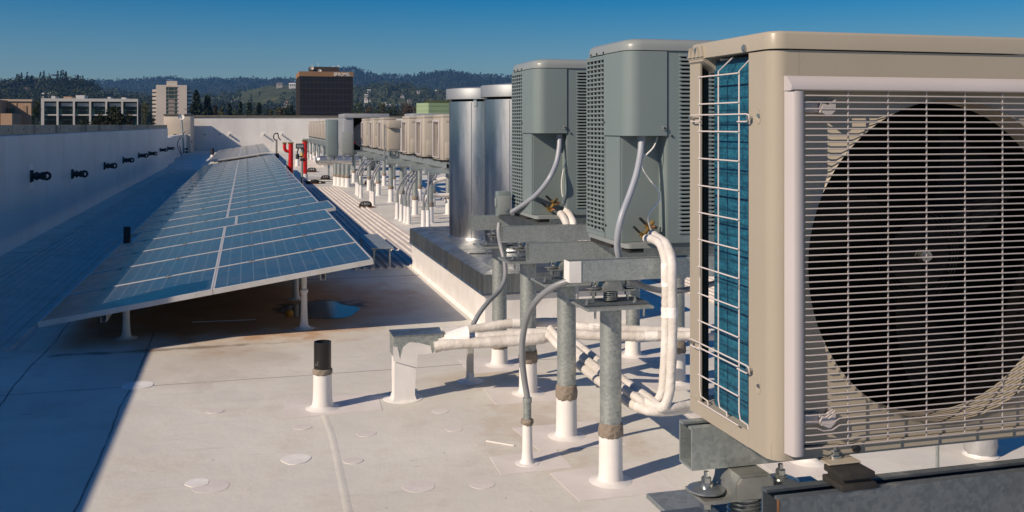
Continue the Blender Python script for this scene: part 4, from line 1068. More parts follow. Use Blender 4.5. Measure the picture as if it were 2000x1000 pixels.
# rails, isolator and stand below it
beam(0.888, 1.26, 1.868, 0.986, 'galvanised channel under the back of the beige condenser', w=0.062, h=0.088)
fb = beam(0.905, 2.1, 1.556, ZB - 0.018, 'dark steel channel under the front of the beige condenser', w=0.062, h=0.098, mtl=DSTEEL)
m = M(); m.box(0.9025, 0.9046, 1.524, 1.530, ZB - 0.017, ZB + 0.078); m.build('rusty_edge', RUST, fb)
for (x, y) in ((1.065, 1.578), (1.685, 1.578)):
    y2 = 1.556; zr = ZB - 0.018
    m = M(); m.box(x-0.034, x+0.034, y2-0.032, y2+0.028, zr+0.1175, zr+0.1295, 0.002); m.box(x-0.029, x+0.029, y2-0.027, y2+0.023, zr+0.110, zr+0.1178, 0.001); m.box(x-0.036, x+0.036, y2-0.034, y2+0.030, zr+0.0985, zr+0.1102, 0.002)
    t0 = tag(m.build('rubber_pad', RUBBER, loc=(x, y2, ZB+0.1)), 'black ribbed rubber pad under %s foot of the beige condenser' % ('the visible front left' if x < 1.2 else 'the front right'), 'rubber pad', 'pads under the beige condenser')
pipe_stand(1.07, 1.90, 'galvanised stand below the left end of the beige condenser', px0=-0.20, px1=0.22, ztop=0.858)
isolator(1.005, 1.835, 0.8705, 'big cast isolator bracket with washers under the beige condenser', 0.985)
pipe_stand(1.95, 1.90, 'galvanised stand below the right end of the beige condenser')
p = at(1915, 960, Y=4.2)
t = thing('pipe_stub', 'grey tape wrapped pipe stub seen below the beige condenser', 'pipe stub', (p.x, p.y, 0))
m = M(); m.lathe((p.x, p.y, 0), [(0.09, 0.001), (0.088, 0.004), (0.078, 0.008), (0.074, 0.015)], 20); m.build('boot', WHITEP, t)
m = M(); m.lathe((p.x, p.y, 0), [(0.074, 0.012), (0.082, 0.05), (0.077, 0.12), (0.081, 0.20), (0.076, 0.27), (0.082, 0.33), (0.07, 0.34)], 20, wob=0.003, rnd=rnd); m.build('wrap', mat('grey_tape', (0.42, 0.43, 0.45), (0.32, 0.33, 0.35), 12, 0.35, 0.3, bump=0.5, bscale=20), t, ang=60)
p = at(1831, 930, Y=3.4)
t = thing('threaded_rod', 'thin steel rod standing behind the dark front channel', 'rod', (p.x, p.y, 0))
m = M(); m.cyl((p.x, p.y, 0.0), (p.x, p.y, 0.75), 0.007, n=8); m.build('rod', GPIPE, t)
# ------------------------------------------------------------------ rows of beige condensers (fronts face the wall)
def make_row_split():
    W, D, H = 0.87, 0.33, 0.80
    t = thing('row_condenser', '', 'condenser', (0, 0, 0), 'beige condensers in rows')
    m = M(); m.box(-0.003, W+0.003, -0.003, D+0.003, H-0.05, H, 0.012); m.build('top_cover', CREAM, t)
    m = M(); m.box(0.0, 0.06, 0, 0.1, 0.0, H-0.051, 0.01); m.box(0.6, W, 0, D, 0.0, H-0.051, 0.012); m.box(0.061, 0.599, 0.0, 0.02, 0.66, H-0.052); m.box(0.061, 0.599, 0.0, 0.02, 0.0, 0.05); m.box(0.0, 0.599, 0.101, D, 0.0, H-0.052); m.build('casing', CREAM, t)
    m = M(); cx, cz, n = 0.33, 0.36, 36; o, r, d = [], [], []
    for k in range(n):
        a = 2*math.pi*k/n; c, s = math.cos(a), math.sin(a)
        sc = min((0.60-cx)/c if c > 1e-6 else ((0.06-cx)/c if c < -1e-6 else 1e9), (0.66-cz)/s if s > 1e-6 else ((0.05-cz)/s if s < -1e-6 else 1e9))
        o.append((cx+c*sc, 0.05, cz+s*sc)); r.append((cx+c*0.255, 0.05, cz+s*0.255)); d.append((cx+c*0.25, 0.098, cz+s*0.25))
    m.loft([o, r, d], False, True); m.build('fan_plate', TAUPE, t)
    m = M(); m.cyl((cx, 0.06, cz), (cx, 0.095, cz), 0.06, n=16)
    for b in range(3):
        a = b*2.094; m.loft([[(cx + rr*math.cos(a+da), 0.07+dy, cz + rr*math.sin(a+da)) for rr, da, dy in ((0.05, 0, 0), (0.24, 0.3, 0), (0.24, 1.0, 0.02), (0.05, 0.8, 0.02))], [(cx + rr*math.cos(a+da), 0.074+dy, cz + rr*math.sin(a+da)) for rr, da, dy in ((0.05, 0, 0), (0.24, 0.3, 0), (0.24, 1.0, 0.02), (0.05, 0.8, 0.02))]])
    m.build('fan', BLKPL, t)
    m = M(); m.box(0.035, 0.07, -0.028, -0.0005, 0.03, 0.70, 0.004); m.box(0.60, 0.635, -0.028, -0.0005, 0.03, 0.70, 0.004); m.box(0.0705, 0.5995, -0.028, -0.0005, 0.67, 0.70, 0.004); m.box(0.0705, 0.5995, -0.028, -0.0005, 0.03, 0.05, 0.004); m.build('grille_frame', GREYPL, t)
    m = M()
    for k in range(30): z = 0.06 + k*0.0208; m.bar((0.07, -0.018, z), (0.6, -0.018, z), 0.004, 0.004)
    for k in range(6): x = 0.1 + k*0.094; m.bar((x, -0.013, 0.05), (x, -0.013, 0.67), 0.004, 0.004)
    m.build('grille', WIRE, t)
    m = M(); m.box(W+0.0005, W+0.035, 0.05, 0.22, 0.03, 0.32, 0.008); m.build('valve_cover', CREAM, t)
    m = M(); m.box(W+0.0005, W+0.004, 0.06, 0.17, 0.66, 0.70, 0.002); m.build('handle', TAUPE, t)
    m = M(); m.cyl((W+0.02, 0.27, 0.1), (W+0.02, 0.27, -0.1), 0.014, n=8); m.tube([(W+0.018, 0.25, 0.28), (W+0.05, 0.24, 0.1), (W+0.02, 0.2, -0.15)], 0.018, 8); m.build('pipe_run', INSUL, t)
    for x in (0.12, 0.72):
        m = M(); m.box(x-0.04, x+0.04, -0.025, D+0.025, -0.03, -0.001); m.build('foot', RUBBER, t)
    return t
rs = make_row_split()
first = True
def put_row(ys, x, lbs, z=1.085):
    global first
    for y, lb in zip(ys, lbs):
        p = (x, y, z)            # near end at y: rotated so the front faces -X and local +X runs towards the camera
        if first: rs.location = p; rs.rotation_euler = (0, 0, -R(90)); rs['label'] = lb; first = False
        else: dup(rs, p, lb, rotz=-R(90))
# with rotz=-90 local x maps to -Y, so the origin is the far end
put_row([17.50, 19.32, 21.15], 3.30, ['beige row condenser nearest the aluminium ducts', 'middle beige condenser of the trio beside the ducts', 'farthest beige condenser of the trio beside the ducts'])
put_row([25.10, 26.92, 28.85], 3.30, ['beige condenser just beyond the taupe cabinet', 'second beige condenser beyond the taupe cabinet', 'third beige condenser beyond the taupe cabinet, by the open fan unit'])
put_row([41.4 + 2.05*k for k in range(7)], 3.30, ['%s beige condenser in the far group by the end wall' % ordinal(k) for k in range(7)])
def row_frame(y0, y1, what, n):
    beam_z = 0.957
    for x, nm in ((3.34, 'front'), (3.60, 'back')):
        t = thing('support_beam', 'long galvanised %s rail under %s' % (nm, what), 'beam', (x, y0, beam_z), 'rails under the condenser rows')
        m = M(); m.extr(channel_poly(x, beam_z, 0.06, 0.096, 0.004, 0.015), 'y', y0, y1); m.build('channel', GBEAM, t)
    for k in range(n):
        y = y0 + 0.25 + (y1 - y0 - 0.5)*k/(n-1)
        t = thing('support_beam', '%s cross channel from the camera under %s' % (ordinal(k), what), 'beam', (3.1, y, 0.86), 'cross channels under the condenser rows')
        m = M(); m.box(2.98, 3.82, y-0.035, y+0.035, 0.856, 0.9555, 0.004, 1); m.build('channel', GBEAM, t)
        for x in (3.08, 3.72):
            pipe_stand(x, y, '%s galvanised stand from the camera, %s side under %s' % (ordinal(k), 'left' if x < 3.3 else 'right', what), detail=False, plate=True, px0=-0.15, px1=0.15, zb=0.3)
row_frame(16.35, 21.6, 'the trio beside the ducts', 4)
row_frame(23.2, 29.2, 'the group past the taupe cabinet', 4)
row_frame(40.3, 54.0, 'the far group by the end wall', 6)
# taupe cabinet facing the camera
p0, p1 = at(758, 300, Y=23.2), at(783, 300, Y=23.2)
t = thing('electrical_cabinet', 'taupe metal cabinet with hooded top facing the camera in the row', 'cabinet', (p0.x, 23.2, 1.08))
zt = CAM_H + 9*23.2/FPX
m = M(); m.box(p0.x, p1.x, 23.25, 23.55, 1.08, zt - 0.19, 0.01); m.build('body', TAUPE, t)
m = M(); m.box(p0.x - 0.01, p1.x + 0.03, 23.15, 23.58, zt-0.185, zt, 0.03); m.build('hood', TAUPE, t)
m = M(); m.box(p0.x + 0.015, p1.x - 0.015, 23.235, 23.249, 1.12, zt - 0.21, 0.006); m.build('door', TAUPE, t)
m = M(); m.cyl((p0.x - 0.06, 23.4, zt - 0.1), (p0.x - 0.06, 23.4, 0.9), 0.02); m.build('side_conduit', CONDUIT, t)
for xx in (p0.x+0.05, p1.x-0.11): m = M(); m.box(xx, xx+0.06, 23.3, 23.5, 0.956, 1.079); m.build('leg', GBEAM, t)
# conduit whips with slim white boots in front of the rows
def whip(px, py, tx, ty, label, bend=0.12, r=0.014):
    p = at(px, py, Z=0.0)
    t = thing('conduit', label, 'conduit', p, 'conduit whips in front of the rows')
    m = M(); m.lathe(p, [(0.07, 0.001), (0.05, 0.01), (0.04, 0.05), (0.036, 0.30)], 12); m.build('boot', WHITEP, t)
    m = M(); m.lathe(p, [(0.026, 0.29), (0.026, 0.40), (0.020, 0.405)], 10); m.build('coupling', GPIPE, t)
    e = at(tx, ty, Y=p.y + 0.15)
    b0 = p + Vector((0, 0, 0.40)); dd = e - b0
    m = M(); m.tube([b0, b0 + Vector((dd.x*0.06, dd.y*0.1, dd.z*0.28)), b0 + Vector((dd.x*0.45, dd.y*0.5, dd.z*0.66)), b0 + Vector((dd.x*0.93, dd.y*0.9, dd.z*0.90)), e], r*1.35, 8); m.build('tube', CONDUIT, t)
    return t
wl = ['leftmost of the tall whip conduits before the trio', 'second whip conduit before the trio', 'third whip conduit before the trio', 'fourth whip conduit before the trio', 'whip conduit with brown collar nearest the curb corner', 'short whip conduit nearest the curb']
for i, a in enumerate(((776, 428, 803, 332), (784, 432, 806, 336), (792, 436, 812, 336), (798, 438, 812, 345), (827, 446, 852, 340), (836, 446, 838, 336))):
    whip(*a, wl[i] )
wl2 = ['leftmost whip conduit before the group past the taupe cabinet', 'second whip conduit before that group, close to the first', 'third whip conduit before the group past the taupe cabinet', 'left of a tight pair of whip conduits under the taupe cabinet', 'right of a tight pair of whip conduits under the taupe cabinet']
for i, a in enumerate(((697, 380, 712, 310), (700, 383, 720, 312), (705, 387, 724, 314), (725, 400, 740, 318), (729, 402, 742, 322))): whip(*a, wl2[i], 0.2)
for i in range(9):
    px = 612 + i*3.6
    whip(px, 309 + i*0.9, px + 3 + (i % 3), 272 + i*0.5, '%s whip conduit from the left before the far group' % ordinal(i), 0.25, 0.018)
# heavy insulated loops behind the trio stands
for i, (pts, lb) in enumerate((([at(838, 372, Y=18), at(850, 355, Y=18.2), at(875, 348, Y=18.2), at(900, 346, Y=18.3)], 'white insulated pipe running behind the trio stands'),
        ([at(826, 405, Y=17.2), at(834, 385, Y=17.3), at(856, 382, Y=17.4), at(885, 381, Y=17.4)], 'low insulated loop between the trio stands'))):
    insulated('insulated_pipe', pts, 0.04, lb, group='insulated pipes behind the rows')

# ------------------------------------------------------------------ big units beyond the row
def cab(x0, x1, y, z0, z1, d, label, name='equipment_cabinet', m1=HPGREY):
    t = thing(name, label, 'cabinet', ((x0+x1)/2, y, z0))
    m = M(); m.box(x0, x1, y, y+d, z0, z1, 0.012); m.build('body', m1, t)
    m = M(); m.box(x0+0.03, x1-0.03, y-0.012, y-0.0005, z0+0.04, z1-0.04, 0.005); m.build('door', m1, t)
    for xa in (x0+0.04, x1-0.10):
        m = M(); m.box(xa, xa+0.06, y+0.05, y+d-0.05, z0-0.12, z0-0.001); m.build('leg', GBEAM, t)
    return t
Yg = 30.5
a, b = at(640, 305, Y=Yg), at(661, 233, Y=Yg)
cab(a.x, b.x, Yg, a.z, b.z, 0.9, 'tall plain grey green cabinet standing left of the open fan unit')
a, b = at(668, 303, Y=28.6), at(691, 258, Y=28.6)
t = cab(a.x, b.x, 28.6, a.z, b.z, 0.25, 'light grey meter cabinet in front of the open fan unit', m1=HPTOP)
m = M(); m.cyl((b.x + 0.06, 28.7, b.z - 0.3), (b.x + 0.012, 28.7, b.z - 0.3), 0.03, n=10); m.build('red_handle', REDP, t)
for i, px in enumerate((656, 663, 671, 679)):
    p = at(px, 362 + i*1.2, Z=0)
    pipe_stand(p.x, p.y, '%s stand from the left under the grey cabinets' % ordinal(i), detail=False, ztop=0.62, zb=0.26, plate=False, r=0.075)
# open fan unit
Yf = 36.0
a, b = at(672, 305, Y=Yf), at(760, 222, Y=Yf)
t = thing('fan_unit', 'large grey rooftop fan unit with black open side and round fan inside', 'fan unit', ((a.x+b.x)/2, Yf, a.z))
fw = 0.34
m = M(); m.box(a.x, a.x+fw, Yf, Yf+2.2, a.z, b.z-0.16, 0.01); m.box(a.x, b.x, Yf-0.06, Yf+2.25, b.z-0.158, b.z, 0.02); m.box(b.x-0.12, b.x, Yf, Yf+2.2, a.z, b.z-0.16); m.box(a.x+fw+0.001, b.x-0.121, Yf+2.1, Yf+2.2, a.z, b.z-0.16); m.box(a.x+fw+0.001, b.x-0.121, Yf, Yf+2.09, a.z, a.z+0.12); m.build('casing', mat('pale_grey_sheet', (0.33, 0.345, 0.37), (0.29, 0.30, 0.32), 2, 0.45, 0.2), t)
m = M(); m.box(a.x+fw+0.002, b.x-0.122, Yf+0.9, Yf+1.0, a.z+0.121, b.z-0.161); m.build('dark_interior', BLACK, t)
cxf, czf = at(709, 264, Y=Yf+0.4).x, at(709, 264, Y=Yf+0.4).z
m = M(); m.lathe((0, 0, 0), [(0.30, 0.0), (0.42, 0.0), (0.44, 0.10), (0.36, 0.35), (0.30, 0.35)], 28)
for v in m.bm.verts: v.co = Vector((cxf + v.co.x, Yf + 0.3 + v.co.z, czf + v.co.y*1.05))
m.build('fan_ring', mat('dull_ring', (0.10, 0.10, 0.105), (0.15, 0.15, 0.155), 8, 0.5, 0.5), t)
m = M(); m.cyl((cxf, Yf+0.35, czf), (cxf, Yf+0.5, czf), 0.14, n=18)
for k in range(6):
    r0 = Matrix.Translation((cxf, Yf+0.42, czf)) @ Matrix.Rotation(k*math.pi/3, 4, 'Y'); m.box(0.1, 0.32, -0.02, 0.02, -0.07, 0.07, mtx=r0)
m.build('fan', BLKPL, t)
for i, px in enumerate((690, 735)):
    p = at(px, 330, Y=Yf+0.5); m = M(); m.box(p.x-0.06, p.x+0.06, Yf+0.4, Yf+1.8, 0.0, a.z-0.001); m.build('leg', GBEAM, t)
# silver pipe with domed end
c = at(627, 313.5, Y=32.5); e = at(706, 313.5, Y=32.5); rr = 9*33/FPX
t = thing('jacketed_pipe', 'fat silver jacketed pipe with domed end under the grey cabinets', 'pipe', (c.x, c.y, 0.3))
SIL = mat('bright_jacket', (0.72, 0.70, 0.67), (0.6, 0.58, 0.56), 6, 0.36, 0.9)
m = M(); m.cyl(c, e, rr, n=24); m.build('jacket', SIL, t)
m = M(); m.lathe((0, 0, 0), [(0.001, -rr*0.95)] + [(rr*1.04*math.cos(R(a)), rr*math.sin(R(a))) for a in range(-70, 91, 16)][:-1] + [(0.002, rr)], 24)
for v in m.bm.verts: v.co = Vector((c.x - 0.02 - v.co.z, c.y + v.co.x, c.z + v.co.y))
m.build('domed_end', SIL, t)
for x in (c.x + 0.25, c.x + 0.9):
    m = M(); m.box(x-0.03, x+0.03, c.y-0.03, c.y+0.03, 0, c.z - rr*0.9); m.build('leg', GBEAM, t)

# ------------------------------------------------------------------ red standpipes, meter pole, gauges, drains
def standpipe(px, py, top, label, branch):
    p = at(px, py, Z=0.0); D = CY*p.y + SY*p.x; h = CAM_H + (HOR - top)*D/FPX; r = 4.6*D/FPX
    t = thing('red_standpipe', label, 'standpipe', p, 'red standpipes beside the panels')
    m = M(); m.lathe(p, [(r*1.5, 0.001), (r*1.35, 0.02), (r*1.25, 0.17)], 16); m.build('boot', WHITEP, t)
    m = M(); m.lathe(p, [(r, 0.1), (r, h-0.04)], 20); m.build('pipe', REDP, t)
    if branch:
        m = M(); q = p + Vector((-0.02, 0, 0)); m.tube([q + Vector((0, 0, h-0.30)), q + Vector((-0.13, 0, h-0.26)), q + Vector((-0.17, 0, h-0.18)), q + Vector((-0.17, 0, h-0.05))], r*0.7, 12); m.build('branch', REDP, t)
        m = M(); m.cyl(q + Vector((-0.17, 0, h-0.048)), q + Vector((-0.17, 0, h-0.0)), r*0.85); m.build('cap', BRASS, t)
    m = M(); m.cyl(p + Vector((0, 0, h-0.039)), p + Vector((0, 0, h)), r*1.25); m.build('hose_thread', BRASS, t)
standpipe(568, 349, 278, 'red standpipe with a side branch at the panel edge', True)
standpipe(595.5, 350, 273.5, 'single red standpipe with white foot right of the branched one', False)
p = at(590, 364, Z=0.0)
t = thing('meter_pole', 'grey pole with yellow band and boxed gauge in front of the red standpipe', 'meter pole', p)
h = CAM_H - (290-HOR)*27/FPX
m = M(); m.cyl(p, p + Vector((0, 0, h)), 0.035, n=12); m.build('pole', GPIPE, t)
m = M(); m.cyl(p + Vector((0, 0, 0.80)), p + Vector((0, 0, 0.93)), 0.04, n=12); m.build('yellow_band', YELP, t)
m = M(); m.box(p.x-0.17, p.x+0.05, p.y-0.06, p.y+0.06, h, h+0.14, 0.02); m.build('gauge_box', BLKPL, t)
m = M(); m.box(p.x-0.15, p.x+0.03, p.y-0.067, p.y-0.0605, h+0.03, h+0.11); m.build('gauge_face', HPTOP, t)
m = M(); m.tube([p + Vector((-0.10, -0.03, h)), p + Vector((-0.13, -0.03, h-0.12)), p + Vector((-0.08, -0.03, h-0.22)), p + Vector((0.0, -0.03, h-0.2)), p + Vector((0.05, -0.03, h-0.08)), p + Vector((0.03, -0.03, h+0.02))], 0.018, 8); m.build('hose', BLKPL, t)
m = M(); m.cyl(p + Vector((-0.05, 0, 0.74)), p + Vector((0.08, 0, 0.74)), 0.045, n=10); m.build('clamp', BLKPL, t)
p = at(540, 312, Z=0.0); p = Vector((p.x, p.y, 0)); D = CY*p.y + SY*p.x
t = thing('valve_pole', 'dark pole with looped hose beside the far panel array', 'meter pole', p)
h = CAM_H - (272-HOR)*D/FPX
m = M(); m.cyl(p, p + Vector((0, 0, h)), 0.05, n=12); m.build('pole', mat('weathered_grey', (0.2, 0.19, 0.17), (0.28, 0.27, 0.25), 6, 0.6, 0.4), t)
m = M(); m.tube([p + Vector((0, 0, h-0.1)), p + Vector((-0.13, 0, h+0.05)), p + Vector((-0.1, 0, h+0.25)), p + Vector((0.06, 0, h+0.28)), p + Vector((0.1, 0, h+0.1)), p + Vector((0.2, 0, h-0.05))], 0.028, 8); m.build('hose', BLKPL, t)
m = M(); m.cyl(p + Vector((-0.02, -0.1, h-0.8)), p + Vector((0.12, -0.1, h-0.8)), 0.12, n=12); m.build('valve', BLKPL, t)
p = at(542, 300, Z=0.0)
def drain(px, py, label, s=1.0):
    s *= 0.72
    p = at(px, py, Z=0.0)
    t = thing('roof_drain', label, 'roof drain', p, 'domed roof drains')
    m = M(); m.lathe(p, [(0.30*s, 0.002), (0.27*s, 0.012), (0.20*s, 0.018), (0.1, 0.012)], 24); m.build('flange', RUST, t)
    m = M()
    for k in range(14):
        a = 2*math.pi*k/14; c, q = math.cos(a), math.sin(a)
        m.tube([p + Vector((0.175*s*c, 0.175*s*q, 0.014)), p + Vector((0.17*s*c, 0.17*s*q, 0.10*s)), p + Vector((0.125*s*c, 0.125*s*q, 0.155*s)), p + Vector((0.06*s*c, 0.06*s*q, 0.165*s))], 0.013*s, 5, False)
    m.lathe(p, [(0.13*s, 0.15*s), (0.13*s, 0.165*s), (0.05*s, 0.175*s), (0.01, 0.175*s)], 18)
    m.lathe(p, [(0.185*s, 0.04*s), (0.192*s, 0.055*s), (0.182*s, 0.065*s), (0.175*s, 0.055*s)], 18, caps=False)
    m.build('dome_strainer', BLKPL, t)
drain(714, 405, 'nearest black domed drain on the ribbed walkway')
drain(609, 336, 'farthest domed drain, right of the red standpipes', 1.25)
drain(635.5, 351, 'domed drain right of the meter pole', 1.1)
drain(614, 359, 'domed drain in shade at the foot of the meter pole', 1.0)
p = at(721, 360, Z=0.0); drain(721, 360, 'domed drain between the stands past the taupe cabinet', 1.0)
a, b = at(588, 353, Z=0.08), at(674, 353.5, Z=0.08)
t = thing('floor_pipe', 'long grey pipe lying low across the roof behind the ribbed walkway', 'pipe', a)
m = M(); m.cyl(a, b, 0.035, n=12); m.build('run', GPIPE, t)
for k in (0.15, 0.5, 0.85):
    q = a + (b-a)*k; m = M(); m.box(q.x-0.06, q.x+0.06, q.y-0.08, q.y+0.08, 0.001, 0.044); m.build('block', RUBBER, t)
# small posts near the red standpipes
for (px, py, h, lb) in ((581, 325, 0.5, 'short dark capped post with white foot left of the far walkway'), (563.5, 347, 0.55, 'short white post against the branched red standpipe')):
    p = at(px, py, Z=0.0); t = thing('vent_pipe', lb, 'vent pipe', p)
    m = M(); m.lathe(p, [(0.11, 0.001), (0.09, 0.02), (0.085, h*0.6)], 12); m.build('boot', WHITEP, t)
    m = M(); m.lathe(p, [(0.075, h*0.55), (0.075, h)], 12); m.build('pipe', BLKPL if px > 570 else GPIPE, t)
# low duct bench at the walkway end
p = at(752, 512, Z=0.0)
t = thing('duct_step', 'low grey sheet metal crossover step at the near end of the ribbed walkway', 'step', (1.6, 11.9, 0))
pa, pb = at(724, 484, Y=11.5), at(768, 484, Y=11.5)
m = M(); m.box(pa.x, pb.x, 11.45, 12.9, pa.z-0.012, pa.z+0.004, 0.002, 1); m.build('tread', GBEAM, t)
for x in (pa.x+0.03, pb.x-0.05):
    for y in (11.5, 12.8): m = M(); m.box(x, x+0.02, y, y+0.02, 0.02, pa.z-0.0125); m.build('leg', GBEAM, t)
# ------------------------------------------------------------------ land, town and hills
GRASS = mat('dry_city_ground', (0.075, 0.075, 0.05), (0.12, 0.105, 0.075), 0.02, 0.95)
m = M(); m.box(-2750, 6050, -600, 7350, GROUND_Z - 2, GROUND_Z - 0.3)
structure(m.build('ground', GRASS))
def lerp_tab(tab, x):
    if x <= tab[0][0]: return tab[0][1]
    for (a, b), (c, d) in zip(tab, tab[1:]):
        if x <= c:
            t = (x-a)/(c-a); t = t*t*(3-2*t); return b + (d-b)*t
    return tab[-1][1]
hill_defs = {
  'near_hills': (700, 1450, 2100, [(-700,186),(-200,180),(0,180),(60,181),(90,180),(112,177),(160,179),(180,188),(200,196),(240,203),(330,206),(420,214),(520,222),(640,226),(800,224),(1000,222),(1500,220),(2600,218)]),
  'mid_hills': (1300, 2500, 3300, [(-700,190),(0,190),(150,184),(220,181),(300,190),(370,192),(440,188),(490,174),(520,168),(560,165),(600,168),(640,180),(690,176),(740,170),(790,170),(850,180),(900,182),(960,188),(1100,186),(1500,184),(2600,184)]),
  'far_hills': (3000, 4800, 6200, [(-700,168),(0,164),(200,162),(270,160),(305,155),(335,154),(360,159),(450,158),(560,157),(620,160),(650,146),(672,137),(690,136),(712,143),(735,149),(760,150),(800,151),(830,147),(862,145),(885,143),(905,146),(940,150),(975,150),(1010,151),(1150,148),(1500,150),(2600,152)]),
}
def hill_z(name, px, z):
    z0, zc, z1, tab = hill_defs[name]
    cr = CAM_H + (HOR - lerp_tab(tab, px)) * zc / FPX
    if z <= zc:
        t = max(0.0, (z-z0)/(zc-z0)); s = t*t*(3-2*t)*0.55 + t*0.45
    else:
        t = (z-zc)/(z1-zc); s = 1 - t*t*(3-2*t)
    n = math.sin(px*0.031 + z*0.004)*0.5 + math.sin(px*0.083 - z*0.0071 + 1.3)*0.3 + math.sin(px*0.17 + z*0.013)*0.2
    edge = min(1.0, max(0.0, t if z <= zc else 1-t))*1.0
    return GROUND_Z + (cr - GROUND_Z) * s + n * 0.035 * (cr - GROUND_Z) * (edge * (1.0 if z < zc*0.95 or z > zc*1.05 else 0.4))
def hill_mat(name, a, b, c):
    g = G(name); tc = g.n('TexCoord'); P = tc.outputs['Object']
    n = g.noise(P, 0.012, 6, 0.6); n2 = g.noise(P, 0.05, 5, 0.7)
    k = g.mix(g.ramp(n, 0.35, 0.65), a, b); k = g.mix(g.ramp(n2, 0.45, 0.62), k, c)
    g.l(k, g.b.inputs['Base Color']); g.b.inputs['Roughness'].default_value = 1.0; g.b.inputs['Specular IOR Level'].default_value = 0.1
    return g.m
HM = {'near_hills': hill_mat('near_hill_soil', (0.035, 0.045, 0.022), (0.075, 0.07, 0.035), (0.025, 0.034, 0.018)),
      'mid_hills': hill_mat('mid_hill_scrub', (0.05, 0.065, 0.028), (0.10, 0.105, 0.045), (0.032, 0.045, 0.022)),
      'far_hills': hill_mat('far_hill_forest', (0.026, 0.038, 0.022), (0.04, 0.052, 0.03), (0.018, 0.028, 0.018))}
for nm in hill_defs:
    z0, zc, z1, tab = hill_defs[nm]
    vs, fs = [], []
    pxs = list(range(-300, 2301, 25)); zs = [z0 + (z1-z0)*k/26 for k in range(27)]
    for z in zs:
        for px in pxs:
            a, b = ray(px); vs.append((a*z, b*z, hill_z(nm, px, z)))
    nx = len(pxs)
    for j in range(len(zs)-1):
        for i in range(nx-1): fs.append((j*nx+i, j*nx+i+1, (j+1)*nx+i+1, (j+1)*nx+i))
    me = bpy.data.meshes.new(nm); me.from_pydata(vs, [], fs); me.materials.append(HM[nm])
    for p in me.polygons: p.use_smooth = True
    o = bpy.data.objects.new(nm, me); COL.objects.link(o); structure(o)

def leaf_material(name, dark, light, scale):
    g = G(name); tc = g.n('TexCoord'); P = tc.outputs['Object']; gi = g.n('ObjectInfo')
    n = g.noise(P, scale, 3, 0.6)
    c = g.mix(g.ramp(n, 0.35, 0.65), dark, light)
    h = g.n('HueSaturation'); g.l(c, h.inputs['Color']); g.l(g.ramp(gi.outputs['Random'], 0, 1, 0.7, 1.25), h.inputs['Value'])
    g.l(h.outputs[0], g.b.inputs['Base Color']); g.b.inputs['Roughness'].default_value = 0.75; g.b.inputs['Specular IOR Level'].default_value = 0.2
    return g.m
LEAF = leaf_material('broad_leaves', (0.022, 0.036, 0.014), (0.062, 0.075, 0.028), 0.45)
LEAFD = leaf_material('dark_leaves', (0.012, 0.018, 0.009), (0.030, 0.036, 0.016), 0.5)
LEAFY = leaf_material('olive_leaves', (0.055, 0.06, 0.025), (0.12, 0.115, 0.05), 0.5)
LEAFC = leaf_material('conifer_needles', (0.014, 0.026, 0.016), (0.034, 0.05, 0.026), 0.6)
LEAFR = leaf_material('russet_leaves', (0.05, 0.036, 0.022), (0.095, 0.07, 0.04), 0.5)
WOODF = leaf_material('woodland_leaves', (0.016, 0.026, 0.013), (0.055, 0.066, 0.027), 0.03)
WOODM = leaf_material('mid_woodland_leaves', (0.020, 0.030, 0.016), (0.062, 0.072, 0.030), 0.02)
WOODX = leaf_material('far_woodland_leaves', (0.014, 0.024, 0.014), (0.030, 0.042, 0.022), 0.01)
BARK = mat('bark', (0.07, 0.05, 0.035), (0.11, 0.085, 0.06), 3, 0.9)
def add_leaf(vs, fs, c, s, q, asp=1.0):
    u = Vector((q.gauss(0,1), q.gauss(0,1), q.gauss(0,1))).normalized(); w = u.orthogonal().normalized()
    w = Matrix.Rotation(q.uniform(0, 6.28), 3, u) @ w; e = u.cross(w)
    i = len(vs); a, b = s*q.uniform(0.7, 1.2), s*q.uniform(0.5, 0.9)
    A = Vector((1, 1, asp)); w = w*A; e = e*A; vs += [c - w*a, c + e*b, c + w*a, c - e*b]; fs.append((i, i+1, i+2, i+3))
def crown_mesh(name, kind, n, seed, m, asp=1.0):
    """crown of leaf clumps in a unit tree: height 1, base at 0"""
    q = random.Random(seed); vs, fs = [], []
    if kind == 'conifer':
        for _ in range(n):
            h = q.random()**0.8; z = 0.12 + 0.88*h
            rad = 0.21*(1-h)**0.85*(0.72 + 0.28*math.sin(h*34 + q.uniform(-.6, .6))) + 0.012
            a = q.uniform(0, 6.283); rr = rad*math.sqrt(q.uniform(0.25, 1))
            add_leaf(vs, fs, Vector((rr*math.cos(a), rr*math.sin(a), z - rr*0.25*asp)), 0.030, q, asp)
    else:
        lobes = []
        tall = kind == 'tall'; k = 11
        for _ in range(k):
            a = q.uniform(0, 6.283); r = q.uniform(0.08, 0.30); z = q.uniform(0.62, 0.92) if tall else q.uniform(0.40, 0.84)
            lobes.append((Vector((r*math.cos(a), r*math.sin(a), z)), q.uniform(0.10, 0.19)))
        lobes.append((Vector((0, 0, 0.93 if tall else 0.82)), 0.17)); lobes.append((Vector((0.02, 0, 0.75 if tall else 0.6)), 0.22))
        for _ in range(n):
            c, r = q.choice(lobes)
            d = Vector((q.gauss(0,1), q.gauss(0,1), q.gauss(0,1))).normalized() * r * q.uniform(0.55, 1.05)
            d.z *= 0.36 if tall else 0.8
            add_leaf(vs, fs, c + d, 0.030 if tall else 0.026, q, asp)
    me = bpy.data.meshes.new(name); me.from_pydata(vs, [], fs); me.materials.append(m); return me
TR = M(); TR.tube([(0,0,0), (0.004,0.003,0.25), (-0.006,0.004,0.5), (0.0,0.0,0.85)], [0.028, 0.020, 0.013, 0.004], 8)
